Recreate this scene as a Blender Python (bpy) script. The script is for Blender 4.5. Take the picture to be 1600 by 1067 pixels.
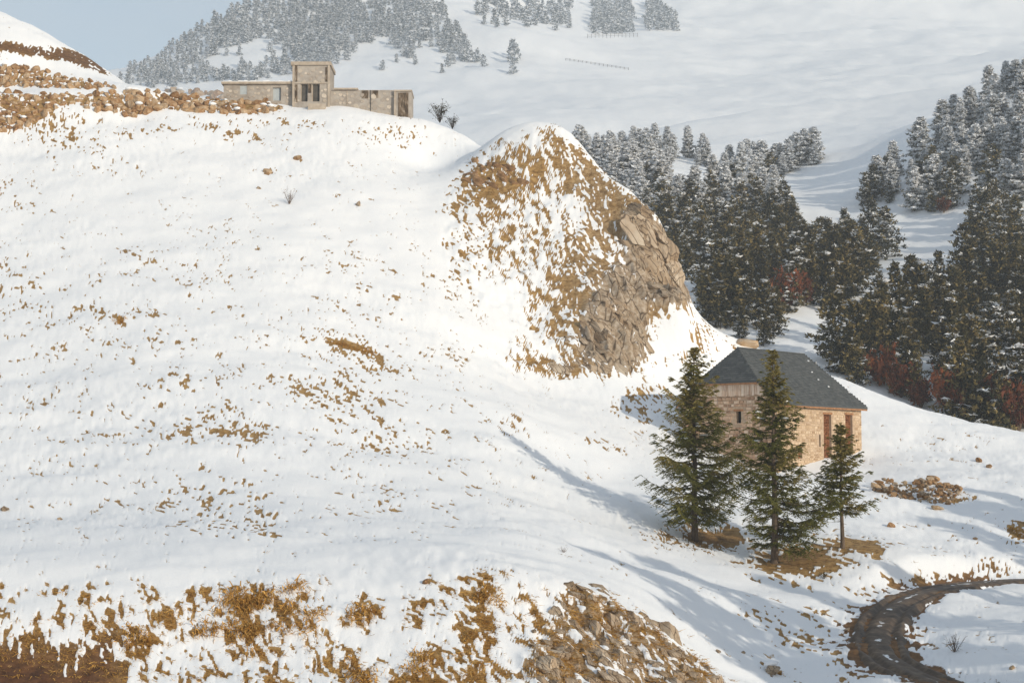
import bpy, bmesh, math, random
import numpy as np
from mathutils import Vector, Matrix

random.seed(7); RNG = np.random.default_rng(7)
for o in list(bpy.data.objects): bpy.data.objects.remove(o)
scene = bpy.context.scene
COL = scene.collection

# ------------------------------------------------------------------ camera, sky, sun, exposure
W0, H0 = 1600.0, 1067.0
LENS = 60.0; F = LENS / 36.0 * W0
HORIZON = 730.0
PITCH = math.atan((HORIZON - H0 / 2) / F)
cam_d = bpy.data.cameras.new('camera'); cam = bpy.data.objects.new('camera', cam_d); COL.objects.link(cam)
cam_d.lens = LENS; cam_d.sensor_width = 36; cam_d.clip_start = 0.5; cam_d.clip_end = 12000
cam.location = (0, 0, 0); cam.rotation_euler = (math.pi / 2 + PITCH, 0, 0)
scene.camera = cam

SUN_EL = math.radians(15.5)
SUN_AZ = math.radians(137.0)          # clockwise from +Y
SUN = Vector((math.sin(SUN_AZ) * math.cos(SUN_EL), math.cos(SUN_AZ) * math.cos(SUN_EL), math.sin(SUN_EL)))
world = bpy.data.worlds.new('World'); scene.world = world; world.use_nodes = True
nt = world.node_tree; nt.nodes.clear()
sky = nt.nodes.new('ShaderNodeTexSky'); sky.sky_type = 'NISHITA'; sky.sun_disc = False
sky.sun_elevation = SUN_EL; sky.sun_rotation = SUN_AZ
sky.altitude = 1500; sky.air_density = 1.3; sky.dust_density = 3.0; sky.ozone_density = 1.2
bg = nt.nodes.new('ShaderNodeBackground'); bg.inputs['Strength'].default_value = 0.15
wo = nt.nodes.new('ShaderNodeOutputWorld')
# thin high cloud, the same all round the sky
wtc = nt.nodes.new('ShaderNodeTexCoord'); wmp = nt.nodes.new('ShaderNodeMapping'); wmp.inputs['Scale'].default_value = (1, 1, 2.2); wno = nt.nodes.new('ShaderNodeTexNoise'); wno.inputs['Scale'].default_value = 2.6; wno.inputs['Detail'].default_value = 6
nt.links.new(wtc.outputs['Generated'], wmp.inputs[0]); nt.links.new(wmp.outputs[0], wno.inputs['Vector'])
wmr = nt.nodes.new('ShaderNodeMapRange'); wmr.inputs['From Min'].default_value = 0.32; wmr.inputs['From Max'].default_value = 0.68; wmr.inputs['To Min'].default_value = 0.3; wmr.inputs['To Max'].default_value = 0.8
nt.links.new(wno.outputs['Fac'], wmr.inputs['Value'])
wmx = nt.nodes.new('ShaderNodeMix'); wmx.data_type = 'RGBA'; wmx.inputs[7].default_value = (4.1, 4.5, 4.9, 1)
nt.links.new(wmr.outputs[0], wmx.inputs[0]); nt.links.new(sky.outputs[0], wmx.inputs[6])
nt.links.new(wmx.outputs[2], bg.inputs['Color']); nt.links.new(bg.outputs[0], wo.inputs['Surface'])
sl = bpy.data.lights.new('sun', 'SUN'); sl.energy = 3.45; sl.angle = math.radians(0.6); sl.color = (1.0, 0.905, 0.75)
so = bpy.data.objects.new('sun', sl); COL.objects.link(so)
so.rotation_euler = (-SUN).to_track_quat('-Z', 'Y').to_euler()
so.location = (60, -60, 60)
vs = scene.view_settings
vs.view_transform = 'Standard'; vs.look = 'None'; vs.gamma = 1.0; vs.use_curve_mapping = False
vs.exposure = -0.2
scene.cycles.max_bounces = 6; scene.cycles.diffuse_bounces = 3; scene.cycles.volume_bounces = 2; scene.cycles.use_denoising = True

# ------------------------------------------------------------------ small maths helpers
def smooth(a, b, x):
    t = np.clip((np.asarray(x, float) - a) / (b - a), 0, 1); return t * t * (3 - 2 * t)
CP, SP = math.cos(PITCH), math.sin(PITCH)
def ray(u, v):
    cx = (u - W0 / 2) / F; cy = (H0 / 2 - v) / F
    return (cx, CP - cy * SP, SP + cy * CP)
def P(u, v, d):                       # a point d metres out (along y) behind a place in the photograph
    r = ray(u, v); s = d / r[1]; return (r[0] * s, d, r[2] * s)
def project(x, y, z):
    yc = y * CP + z * SP; zc = -y * SP + z * CP
    return W0 / 2 + F * x / yc, H0 / 2 - F * zc / yc
_perm = RNG.permutation(512).astype(np.int64); _perm = np.concatenate([_perm, _perm, _perm])
_ga = RNG.random(512) * 2 * math.pi; _gx, _gy = np.cos(_ga), np.sin(_ga)
def perlin(x, y, seed=0):
    x = np.asarray(x, float) + seed * 17.31; y = np.asarray(y, float) + seed * 7.77
    xi = np.floor(x).astype(np.int64); yi = np.floor(y).astype(np.int64); fx = x - xi; fy = y - yi
    xi &= 511; yi &= 511
    sx = fx * fx * fx * (fx * (fx * 6 - 15) + 10); sy = fy * fy * fy * (fy * (fy * 6 - 15) + 10)
    def g(ix, iy, dx, dy):
        h = _perm[_perm[ix & 511] + (iy & 511)]; return _gx[h] * dx + _gy[h] * dy
    a = g(xi, yi, fx, fy); b = g(xi + 1, yi, fx - 1, fy); c = g(xi, yi + 1, fx, fy - 1); d = g(xi + 1, yi + 1, fx - 1, fy - 1)
    return (a + (b - a) * sx) * (1 - sy) + (c + (d - c) * sx) * sy
def fbm(x, y, oct=4, seed=0, gain=0.5):
    r = 0; a = 1; f = 1
    for k in range(oct):
        r = r + a * perlin(x * f, y * f, seed + k * 3); a *= gain; f *= 2.03
    return r
def uniformise(n):                    # noise -> values spread evenly over 0..1
    s = np.sort(n.ravel()[:: max(1, n.size // 20000)]); return np.interp(n, s, np.linspace(0, 1, s.size))

# ------------------------------------------------------------------ mesh / object helpers
def link(o, parent=None):
    COL.objects.link(o)
    if parent is not None: o.parent = parent
    return o
def mk_mesh(name, V, F_, mats=(), midx=None, smooth_=False):
    V = np.asarray(V, np.float32); F_ = np.asarray(F_, np.int32)
    me = bpy.data.meshes.new(name); k = F_.shape[1]
    me.vertices.add(len(V)); me.vertices.foreach_set('co', V.ravel())
    me.loops.add(F_.size); me.loops.foreach_set('vertex_index', F_.ravel())
    me.polygons.add(len(F_)); me.polygons.foreach_set('loop_start', np.arange(0, F_.size, k, dtype=np.int32))
    me.polygons.foreach_set('loop_total', np.full(len(F_), k, np.int32))
    for m in mats: me.materials.append(m)
    if midx is not None: me.polygons.foreach_set('material_index', np.asarray(midx, np.int32))
    me.polygons.foreach_set('use_smooth', np.full(len(F_), bool(smooth_)))
    me.update(calc_edges=True); me.validate()
    return me
def tag(o, label=None, cat=None, group=None, kind=None):
    if label: o['label'] = label
    if cat: o['category'] = cat
    if group: o['group'] = group
    if kind: o['kind'] = kind
    return o
def empty(name, loc, rz=0.0):
    o = bpy.data.objects.new(name, None); o.empty_display_size = 0.3; link(o); o.location = loc; o.rotation_euler = (0, 0, rz); return o
def meshobj(name, me, parent=None, loc=(0, 0, 0), rot=(0, 0, 0), sc=(1, 1, 1)):
    o = bpy.data.objects.new(name, me); link(o, parent); o.location = loc; o.rotation_euler = rot; o.scale = sc; return o
class MB:                             # collects boxes, prisms and free faces in one bmesh
    def __init__(s): s.bm = bmesh.new()
    def box(s, x0, x1, y0, y1, z0, z1, jit=0.0):
        v = [s.bm.verts.new((x + random.uniform(-jit, jit), y + random.uniform(-jit, jit), z + random.uniform(-jit, jit)))
             for x in (x0, x1) for y in (y0, y1) for z in (z0, z1)]
        for f in ((0, 1, 3, 2), (4, 6, 7, 5), (0, 4, 5, 1), (2, 3, 7, 6), (0, 2, 6, 4), (1, 5, 7, 3)):
            s.bm.faces.new([v[i] for i in f])
        return s
    def hexa(s, pts):                 # eight corners, order as box()
        v = [s.bm.verts.new(p) for p in pts]
        for f in ((0, 1, 3, 2), (4, 6, 7, 5), (0, 4, 5, 1), (2, 3, 7, 6), (0, 2, 6, 4), (1, 5, 7, 3)):
            s.bm.faces.new([v[i] for i in f])
        return s
    def face(s, pts):
        s.bm.faces.new([s.bm.verts.new(p) for p in pts]); return s
    def tube(s, p0, p1, r0, r1, n=7):
        p0 = Vector(p0); p1 = Vector(p1); q = (p1 - p0).to_track_quat('Z', 'Y')
        a = [s.bm.verts.new(p0 + q @ Vector((r0 * math.cos(2 * math.pi * i / n), r0 * math.sin(2 * math.pi * i / n), 0))) for i in range(n)]
        b = [s.bm.verts.new(p1 + q @ Vector((r1 * math.cos(2 * math.pi * i / n), r1 * math.sin(2 * math.pi * i / n), 0))) for i in range(n)]
        for i in range(n): s.bm.faces.new((a[i], a[(i + 1) % n], b[(i + 1) % n], b[i]))
        s.bm.faces.new(a[::-1]); s.bm.faces.new(b); return s
    def build(s, name, mat, parent=None, bevel=0.0, sm=False):
        bmesh.ops.recalc_face_normals(s.bm, faces=s.bm.faces)
        if bevel: bmesh.ops.bevel(s.bm, geom=s.bm.edges[:], offset=bevel, segments=1, affect='EDGES')
        me = bpy.data.meshes.new(name); s.bm.to_mesh(me); s.bm.free()
        if mat: me.materials.append(mat)
        if sm: me.polygons.foreach_set('use_smooth', [True] * len(me.polygons))
        return meshobj(name, me, parent)

# ------------------------------------------------------------------ materials
def new_mat(name):
    m = bpy.data.materials.new(name); m.use_nodes = True; n = m.node_tree; b = n.nodes['Principled BSDF']
    b.inputs['Specular IOR Level'].default_value = 0.25
    return m, n, b
def N(n, t, **kw):
    x = n.nodes.new(t)
    for k, v in kw.items():
        if k in x.inputs.keys(): x.inputs[k].default_value = v
        else: setattr(x, k, v)
    return x
def ramp(n, fac, stops):
    r = n.nodes.new('ShaderNodeValToRGB'); e = r.color_ramp.elements
    while len(e) < len(stops): e.new(0.5)
    for i, (p, c) in enumerate(stops): e[i].position = p; e[i].color = (*c, 1) if len(c) == 3 else c
    n.links.new(fac, r.inputs[0]); return r.outputs[0]
def mixc(n, fac, a, b):
    m = n.nodes.new('ShaderNodeMix'); m.data_type = 'RGBA'
    for s, v in ((0, fac), (6, a), (7, b)):
        if isinstance(v, bpy.types.NodeSocket): n.links.new(v, m.inputs[s])
        else: m.inputs[s].default_value = v if s == 0 else (*v, 1)
    return m.outputs[2]
def bump(n, b, h, strength=0.5, dist=0.05):
    x = n.nodes.new('ShaderNodeBump'); x.inputs['Strength'].default_value = strength; x.inputs['Distance'].default_value = dist
    n.links.new(h, x.inputs['Height']); n.links.new(x.outputs[0], b.inputs['Normal']); return x
def noise_mat(name, stops, scale=4.0, rough=0.85, detail=6.0, bs=0.4, bd=0.03, coord='Object', stretch=(1, 1, 1), rnd=0.0):
    m, n, b = new_mat(name); tc = N(n, 'ShaderNodeTexCoord'); mp = N(n, 'ShaderNodeMapping'); mp.inputs['Scale'].default_value = stretch
    n.links.new(tc.outputs[coord], mp.inputs[0])
    no = N(n, 'ShaderNodeTexNoise', Scale=scale, Detail=detail, Roughness=0.62); n.links.new(mp.outputs[0], no.inputs['Vector'])
    fac = no.outputs['Fac']
    if rnd:
        oi = N(n, 'ShaderNodeObjectInfo'); ma = N(n, 'ShaderNodeMath', operation='MULTIPLY_ADD'); ma.inputs[1].default_value = rnd
        n.links.new(oi.outputs['Random'], ma.inputs[0]); ad = N(n, 'ShaderNodeMath', operation='ADD'); ad.inputs[1].default_value = -rnd / 2
        n.links.new(fac, ad.inputs[0]); n.links.new(ad.outputs[0], ma.inputs[2]); fac = ma.outputs[0]
    n.links.new(ramp(n, fac, stops), b.inputs['Base Color']); b.inputs['Roughness'].default_value = rough
    if bs: bump(n, b, no.outputs['Fac'], bs, bd)
    return m
SNOWC = (0.86, 0.87, 0.89)
def snow_mat(name='snow'):
    m, n, b = new_mat(name); tc = N(n, 'ShaderNodeTexCoord')
    no = N(n, 'ShaderNodeTexNoise', Scale=3.0, Detail=5.0); n.links.new(tc.outputs['Object'], no.inputs['Vector'])
    n.links.new(ramp(n, no.outputs['Fac'], [(0.3, (0.80, 0.82, 0.85)), (0.7, SNOWC)]), b.inputs['Base Color'])
    b.inputs['Roughness'].default_value = 0.65; bump(n, b, no.outputs['Fac'], 0.3, 0.05); return m
M = {}
M['snow'] = snow_mat()
M['rock'] = noise_mat('grey_tan_rock', [(0.25, (0.15, 0.10, 0.06)), (0.42, (0.34, 0.25, 0.165)), (0.6, (0.44, 0.345, 0.25)), (0.8, (0.54, 0.46, 0.36))], 1.3, bs=0.9, bd=0.15, stretch=(1, 1, 0.45), rnd=0.25)
def crack_rock(m):
    n = m.node_tree; b = n.nodes['Principled BSDF']; tc = N(n, 'ShaderNodeTexCoord'); ck = cracks(n, tc.outputs['Object'], 1.6, (.3, .2, .1), (.55, 1.5, 1.2), .06)
    src = b.inputs['Base Color'].links[0].from_socket; n.links.new(mixc(n, ck, (0.09, 0.06, 0.038), src), b.inputs['Base Color'])
M['boulder'] = noise_mat('orange_boulder', [(0.25, (0.15, 0.075, 0.03)), (0.45, (0.33, 0.19, 0.09)), (0.6, (0.42, 0.29, 0.17)), (0.8, (0.50, 0.40, 0.29))], 2.0, bs=0.8, bd=0.1, rnd=0.35)
M['orange_rock'] = noise_mat('orange_crag', [(0.25, (0.12, 0.06, 0.025)), (0.5, (0.33, 0.19, 0.09)), (0.75, (0.42, 0.28, 0.16))], 1.8, bs=0.9, bd=0.12, rnd=0.2)
M['grass'] = noise_mat('dry_grass', [(0.25, (0.28, 0.14, 0.03)), (0.42, (0.48, 0.26, 0.06)), (0.6, (0.62, 0.37, 0.10)), (0.78, (0.68, 0.50, 0.24))], 1.6, bs=0, coord='Object', detail=10)
M['brown_grass'] = noise_mat('brown_grass', [(0.25, (0.19, 0.11, 0.04)), (0.45, (0.35, 0.22, 0.085)), (0.62, (0.45, 0.31, 0.14)), (0.8, (0.55, 0.43, 0.26))], 1.6, bs=0, detail=10)
M['bark'] = noise_mat('bark', [(0.3, (0.06, 0.042, 0.03)), (0.7, (0.19, 0.14, 0.10))], 6, bs=0.7, bd=0.03, stretch=(1, 1, 0.3))
M['dark_bark'] = noise_mat('dark_bark', [(0.3, (0.03, 0.022, 0.016)), (0.7, (0.09, 0.065, 0.045))], 3, bs=0)

def cracks(n, pos, scale, rot, sc, width=.07):
    mp = N(n, 'ShaderNodeMapping'); mp.inputs['Rotation'].default_value = rot; mp.inputs['Scale'].default_value = sc; n.links.new(pos, mp.inputs[0])
    wn = N(n, 'ShaderNodeTexNoise', Scale=scale * .8, Detail=4.0); n.links.new(mp.outputs[0], wn.inputs['Vector'])
    mv = N(n, 'ShaderNodeMix', data_type='VECTOR'); mv.inputs[0].default_value = 0.22; n.links.new(mp.outputs[0], mv.inputs[4]); n.links.new(wn.outputs['Color'], mv.inputs[5])
    vo = N(n, 'ShaderNodeTexVoronoi', feature='DISTANCE_TO_EDGE', Scale=scale); n.links.new(mv.outputs[1], vo.inputs['Vector'])
    mr = N(n, 'ShaderNodeMapRange', interpolation_type='SMOOTHSTEP'); mr.inputs['From Max'].default_value = width; n.links.new(vo.outputs['Distance'], mr.inputs['Value'])
    return mr.outputs[0]
def ground_mat(name, has_attr=True):
    m, n, b = new_mat(name); tc = N(n, 'ShaderNodeTexCoord'); pos = tc.outputs['Object']
    fine = N(n, 'ShaderNodeTexNoise', Scale=2.2, Detail=8.0, Roughness=0.65); n.links.new(pos, fine.inputs['Vector'])
    big = N(n, 'ShaderNodeTexNoise', Scale=0.35, Detail=5.0); n.links.new(pos, big.inputs['Vector'])
    vfine = N(n, 'ShaderNodeTexNoise', Scale=9.0, Detail=4.0, Roughness=0.6); n.links.new(pos, vfine.inputs['Vector'])
    snow = ramp(n, big.outputs['Fac'], [(0.3, (0.83, 0.845, 0.865)), (0.7, (0.88, 0.885, 0.895))])
    if has_attr:
        at = N(n, 'ShaderNodeAttribute', attribute_name='mask'); sp = N(n, 'ShaderNodeSeparateColor'); n.links.new(at.outputs['Color'], sp.inputs[0])
        j = N(n, 'ShaderNodeMath', operation='MULTIPLY_ADD'); j.inputs[1].default_value = 0.55; n.links.new(vfine.outputs['Fac'], j.inputs[0])
        a2 = N(n, 'ShaderNodeMath', operation='ADD'); a2.inputs[1].default_value = -0.275; n.links.new(sp.outputs[0], a2.inputs[0]); n.links.new(a2.outputs[0], j.inputs[2])
        bare = N(n, 'ShaderNodeMapRange', interpolation_type='SMOOTHSTEP'); bare.inputs['From Min'].default_value = 0.40; bare.inputs['From Max'].default_value = 0.60
        n.links.new(j.outputs[0], bare.inputs['Value'])
        grass = ramp(n, fine.outputs['Fac'], [(0.28, (0.13, 0.068, 0.022)), (0.48, (0.33, 0.195, 0.068)), (0.7, (0.48, 0.31, 0.125))])
        rock = ramp(n, fine.outputs['Fac'], [(0.3, (0.18, 0.12, 0.07)), (0.5, (0.36, 0.28, 0.20)), (0.72, (0.52, 0.45, 0.37))])
        ck = cracks(n, pos, 0.9, (0, math.radians(28), math.radians(15)), (1.5, 1.0, .42)); rock = mixc(n, ck, (0.085, 0.058, 0.036), rock)
        soil = ramp(n, fine.outputs['Fac'], [(0.3, (0.040, 0.017, 0.008)), (0.55, (0.12, 0.05, 0.02)), (0.8, (0.24, 0.12, 0.055))])
        c = mixc(n, sp.outputs[1], grass, rock); c = mixc(n, sp.outputs[2], c, soil)
        c = mixc(n, bare.outputs[0], snow, c)
    else: c = snow
    n.links.new(c, b.inputs['Base Color']); b.inputs['Roughness'].default_value = 0.75
    h = N(n, 'ShaderNodeMath', operation='MULTIPLY_ADD'); h.inputs[1].default_value = 0.5
    n.links.new(vfine.outputs['Fac'], h.inputs[0]); n.links.new(fine.outputs['Fac'], h.inputs[2])
    bump(n, b, h.outputs[0], 0.35, 0.06 if has_attr else 0.1)
    return m
crack_rock(M['rock'])
M['ground'] = ground_mat('snowy_ground')

# ------------------------------------------------------------------ terrain: heights by scattered control points
HILL = [P(*p) for p in [
    # below the frame and the foot of the front bank
    (-250,1200,60),(200,1200,60),(600,1200,60),(900,1200,61),(1200,1220,62),(1500,1200,60),(1800,1180,60),(2300,1150,60),
    (-250,1067,66),(0,1062,66),(200,1067,66),(400,1067,66),(600,1067,66),(800,1067,66),(1000,1067,69),(1090,1067,71),
    # crest of the front bank
    (-250,900,75),(0,888,76),(200,880,76),(400,888,76),(600,893,76),(760,890,76),(900,913,77),(1000,962,77),(1060,1002,77),(1130,1058,76),
    # hollow between the bank and the firs, road, mound
    (1060,945,86),(1000,890,91),(1120,930,91),(1200,960,90),(1250,1000,87),(1200,1040,82),
    (1600,905,106),(1480,915,100),(1400,940,95),(1370,985,88),(1390,1030,82),(1450,1067,77),(1800,900,115),
    (1540,945,95),(1560,985,87),(1540,1030,80),(1640,1060,76),(1750,990,84),(2200,1000,80),
    (1430,893,102),(1520,885,106),(1400,850,110),(1500,850,114),(1600,850,116),(1500,800,122),(1600,790,124),(1450,770,127),(1385,780,124),(1800,800,125),(2200,850,110),
    # barn shelf
    (1215,738,132),(1350,713,141),(1300,722,137),(1400,718,140),(1500,708,142),(1600,730,138),(1150,706,136),(1090,690,138),(1200,690,141),(1250,660,147),(1250,755,127),
    # crest behind the barn
    (1600,680,150),(1800,720,145),(1450,650,153),(1350,612,156),(1280,584,159),(1200,552,162),(1140,520,163),
    (1060,655,141),(1000,640,143),(1000,598,148),(1060,720,131),(1050,590,152),(1110,560,157),
    (1000,740,124),(900,740,121),(900,800,108),(1000,800,112),(1087,842,110),(1212,877,104),(1317,855,107),(1150,905,97),(1000,850,101),(1250,930,95),
    (800,840,88),(800,780,102),(800,700,118),(800,650,127),(900,660,134),
    # the open slope
    (0,800,92),(0,700,106),(0,600,120),(0,500,134),(0,400,149),(0,300,164),(0,215,177),(0,150,182),(0,138,188),(0,106,190),(0,20,206),(70,52,203),
    (-300,800,92),(-300,500,134),(-300,215,177),(-300,-40,215),
    (200,800,92),(200,700,106),(200,600,119),(200,500,133),(200,400,149),(200,300,165),(200,200,180),(200,182,183),(200,144,186),(195,133,193),(110,73,201),(137,90,199),(162,113,196),
    (400,800,92),(400,700,106),(400,600,120),(400,500,135),(400,400,151),(400,300,167),(400,205,182),(400,178,186),(400,160,190),(480,166,190),(540,165,190),
    (600,800,95),(600,700,112),(600,600,127),(600,500,142),(600,400,155),(600,300,169),(600,225,182),(600,176,191),(645,183,191),(690,195,191),(735,218,190),(680,265,182),
    # the knoll
    (830,190,178),(785,203,178),(745,236,177),(880,202,178),(910,228,177),(960,290,173),(1010,332,169),(1045,388,165),(1063,457,162),(1050,420,163),(1077,485,161.5),(1105,500,162),(1062,482,156),(1090,505,157),
    (715,285,172),(850,300,169),(950,350,165),(720,400,159),(850,400,161),(950,430,158),(1005,410,162),(715,500,146),(850,500,153),(950,520,151),(1030,490,156),(715,590,134),(800,583,143),(900,588,147),(1000,577,150),
]]
def U(u, d, z):                       # unseen ground: azimuth by column, plain height
    return ((u - W0 / 2) / F * d, d, z)
HILL += [(-60,20,-20),(0,20,-20),(60,20,-19),(0,-10,-12),(-60,-10,-12),(60,-10,-12),
    U(-300,255,35),U(0,255,30),U(190,225,36),U(200,255,24),U(450,205,40.5),U(300,205,40.5),U(600,205,38),U(450,235,30),U(650,215,30),U(730,212,28),U(830,200,23),U(950,200,15),
    U(1070,190,7),U(1040,176,14),U(1063,166.5,13.5),U(1050,168.5,16.5),U(1034,171.5,18.5),U(1080,166,11.5),U(1100,168,10.5),U(1015,174,20),U(1075,173,10),U(1110,176,9),U(1000,180,17),U(950,186,20),U(900,190,24),U(1130,185,7),U(1200,188,6),U(1350,180,4),U(1600,175,0),U(1800,180,0),U(450,260,24),U(730,255,25),U(950,250,22),U(2300,160,-1)]
FAR = [P(*p) for p in [
    (1250,530,235),(1250,505,252),(1350,600,215),(1450,645,205),(1600,672,198),(1100,450,262),(950,330,335),(900,240,420),
    (1100,350,365),(1250,430,325),(1400,390,335),(1450,350,355),(1000,240,485),(1100,225,525),(1250,255,480),(1280,215,545),(1300,290,430),(1200,285,450),
    (1050,195,620),(1200,168,680),(1400,150,705),(1500,135,700),(1150,205,600),(1350,185,620),
    (1350,285,400),(1450,235,400),(1600,112,425),(1500,185,420),(1600,250,365),(1600,400,305),(1600,550,250),(1500,500,262),(1500,600,228),(1750,75,440),(1850,90,440),(2050,170,440),(2050,120,620),(1750,115,600),(1800,300,340),(1800,600,240),
    (200,142,1150),(120,138,1150),(0,140,1150),(-250,160,1100),(180,122,1210),(250,92,1240),(290,58,1270),(340,28,1300),(372,8,1330),(500,-60,1450),(700,-120,1650),
    (400,110,1150),(500,60,1250),(650,50,1250),(700,100,1130),(600,125,1080),(730,60,1230),(790,100,1150),(700,190,900),(600,190,880),
    (780,25,1600),(850,60,1500),(960,60,1500),(1000,20,1650),(900,0,1750),(1000,-100,2100),
    (800,180,820),(900,160,950),(1000,130,1150),(1200,110,1250),(1200,0,1750),(1400,70,1450),(1400,0,1750),(1600,40,1650),(1600,-100,2000),(1900,20,1700),(1200,-150,2300),(600,-250,2300)]]
FAR += [U(200,1500,150),U(0,1500,120),U(-250,1400,120),U(-250,1000,100),U(100,300,22),U(500,300,25),U(800,300,33),U(100,600,70),U(500,600,75),U(700,600,85),U(300,880,115),U(100,880,110),U(0,1900,120),U(200,1900,150),U(300,1650,330),U(350,2100,420),U(0,2400,120),U(250,2400,200),
    U(1250,215,12),U(1100,225,14),U(950,240,18),U(1450,800,165),U(1300,800,162),U(1150,760,146)]
def rbf_fit(pts, c, lam):
    p = np.array(pts, float); n = len(p)
    A = np.zeros((n + 3, n + 3)); dx = p[:, None, :2] - p[None, :, :2]
    A[:n, :n] = -np.sqrt((dx ** 2).sum(-1) + c * c) - lam * np.eye(n)
    A[:n, n] = 1; A[:n, n + 1:] = p[:, :2]; A[n, :n] = 1; A[n + 1:, :n] = p[:, :2].T
    b = np.zeros(n + 3); b[:n] = p[:, 2]
    w = np.linalg.solve(A, b); return p, w, c
def rbf_eval(m, x, y):
    p, w, c = m; out = np.empty(x.size); xf, yf = x.ravel(), y.ravel()
    for i in range(0, x.size, 20000):
        r = np.sqrt((xf[i:i + 20000, None] - p[None, :, 0]) ** 2 + (yf[i:i + 20000, None] - p[None, :, 1]) ** 2 + c * c)
        out[i:i + 20000] = -r @ w[:len(p)] + w[len(p)] + xf[i:i + 20000] * w[len(p) + 1] + yf[i:i + 20000] * w[len(p) + 2]
    return out.reshape(x.shape)
class Grid:
    def __init__(s, m, x0, x1, y0, y1, st, blur):
        s.x0, s.y0, s.st = x0, y0, st
        gx = np.arange(x0, x1 + st, st); gy = np.arange(y0, y1 + st, st)
        X, Y = np.meshgrid(gx, gy); Z = rbf_eval(m, X, Y)
        for _ in range(blur):
            Q = np.pad(Z, 1, mode='edge'); Z = (Q[1:-1, :-2] + 2 * Q[1:-1, 1:-1] + Q[1:-1, 2:]) / 4
            Q = np.pad(Z, 1, mode='edge'); Z = (Q[:-2, 1:-1] + 2 * Q[1:-1, 1:-1] + Q[2:, 1:-1]) / 4
        s.Z = Z
    def __call__(s, x, y):            # Catmull-Rom in both directions
        fx = (np.asarray(x, float) - s.x0) / s.st; fy = (np.asarray(y, float) - s.y0) / s.st
        ix = np.clip(np.floor(fx).astype(int), 1, s.Z.shape[1] - 3); iy = np.clip(np.floor(fy).astype(int), 1, s.Z.shape[0] - 3)
        tx = np.clip(fx - ix, 0, 1); ty = np.clip(fy - iy, 0, 1)
        def wts(t): return (-.5*t+t*t-.5*t**3, 1-2.5*t*t+1.5*t**3, .5*t+2*t*t-1.5*t**3, -.5*t*t+.5*t**3)
        wx, wy = wts(tx), wts(ty); r = 0
        for a in range(4):
            for b_ in range(4): r = r + wy[a] * wx[b_] * s.Z[iy + a - 1, ix + b_ - 1]
        return r
hill_pts = HILL + [p for p in [P(1250,530,235),P(1250,505,252),P(1350,600,215),P(1450,645,205),P(1600,672,198)]] + [U(1250,215,12),U(1100,225,14),U(950,240,18)]
far_pts = FAR
G_H = Grid(rbf_fit(hill_pts, 2.0, 0.05), -120, 170, 5, 300, 1.0, 1)
G_F = Grid(rbf_fit(far_pts, 9.0, 0.3), -900, 1100, 190, 2600, 8.0, 2)

# the dirt road: centre line in plan
ROADPX = [(1640,903,108),(1560,907,105),(1480,915,100.5),(1420,932,96.5),(1385,957,92),(1372,990,87.5),(1388,1025,83.0),(1462,1062,78.2),(1600,1105,73)]
ROAD = np.array([P(*p) for p in ROADPX])
def catmull(p, n=12):
    p = np.vstack([2 * p[0] - p[1], p, 2 * p[-1] - p[-2]]); out = []
    for i in range(1, len(p) - 2):
        for t in np.linspace(0, 1, n, endpoint=False):
            out.append(0.5 * ((2*p[i]) + (-p[i-1]+p[i+1])*t + (2*p[i-1]-5*p[i]+4*p[i+1]-p[i+2])*t*t + (-p[i-1]+3*p[i]-3*p[i+1]+p[i+2])*t**3))
    out.append(p[-2]); return np.array(out)
ROADC = catmull(ROAD)
def road_dist(x, y):
    best = np.full(np.shape(x), 1e9); bz = np.zeros(np.shape(x))
    for q in ROADC[::2]:
        d = (x - q[0]) ** 2 + (y - q[1]) ** 2; k = d < best; best = np.where(k, d, best); bz = np.where(k, q[2], bz)
    return np.sqrt(best), bz

def base_z(x, y):
    x = np.asarray(x, float); y = np.asarray(y, float)
    w = smooth(222, 262, y)
    zh = G_H(np.clip(x, -118, 166), np.clip(y, 7, 297)); zf = G_F(np.clip(x, -880, 1080), np.clip(y, 210, 2580))
    z = zh * (1 - w) + zf * w
    big = smooth(230, 500, y)
    z = z + big * ((1.2 + 2.5 * smooth(600, 1000, y)) * fbm(x / 70, y / 70, 4, 5) + 14 * smooth(800, 1300, y) * fbm(x / 260, y / 260, 4, 9))
    z = z + (1 - big) * (0.35 * fbm(x / 11, y / 11, 3, 2))
    return z
def ground(x, y):
    return float(base_z(np.array([x]), np.array([y]))[0])
def cast(u, v, d0=20.0, d1=2500.0):   # where the line of sight through a place in the photo meets the ground
    d = np.geomspace(d0, d1, 1500); r = ray(u, v); x = r[0] / r[1] * d; z = r[2] / r[1] * d
    g = base_z(x, d) - z; h = np.where(g > 0)[0]
    i = max(int(h[0]), 1) if len(h) else len(d) - 1
    t = np.clip(-g[i - 1] / (g[i] - g[i - 1] + 1e-9), 0, 1); dd = d[i - 1] + (d[i] - d[i - 1]) * t
    return Vector((r[0] / r[1] * dd, dd, r[2] / r[1] * dd))

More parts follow.
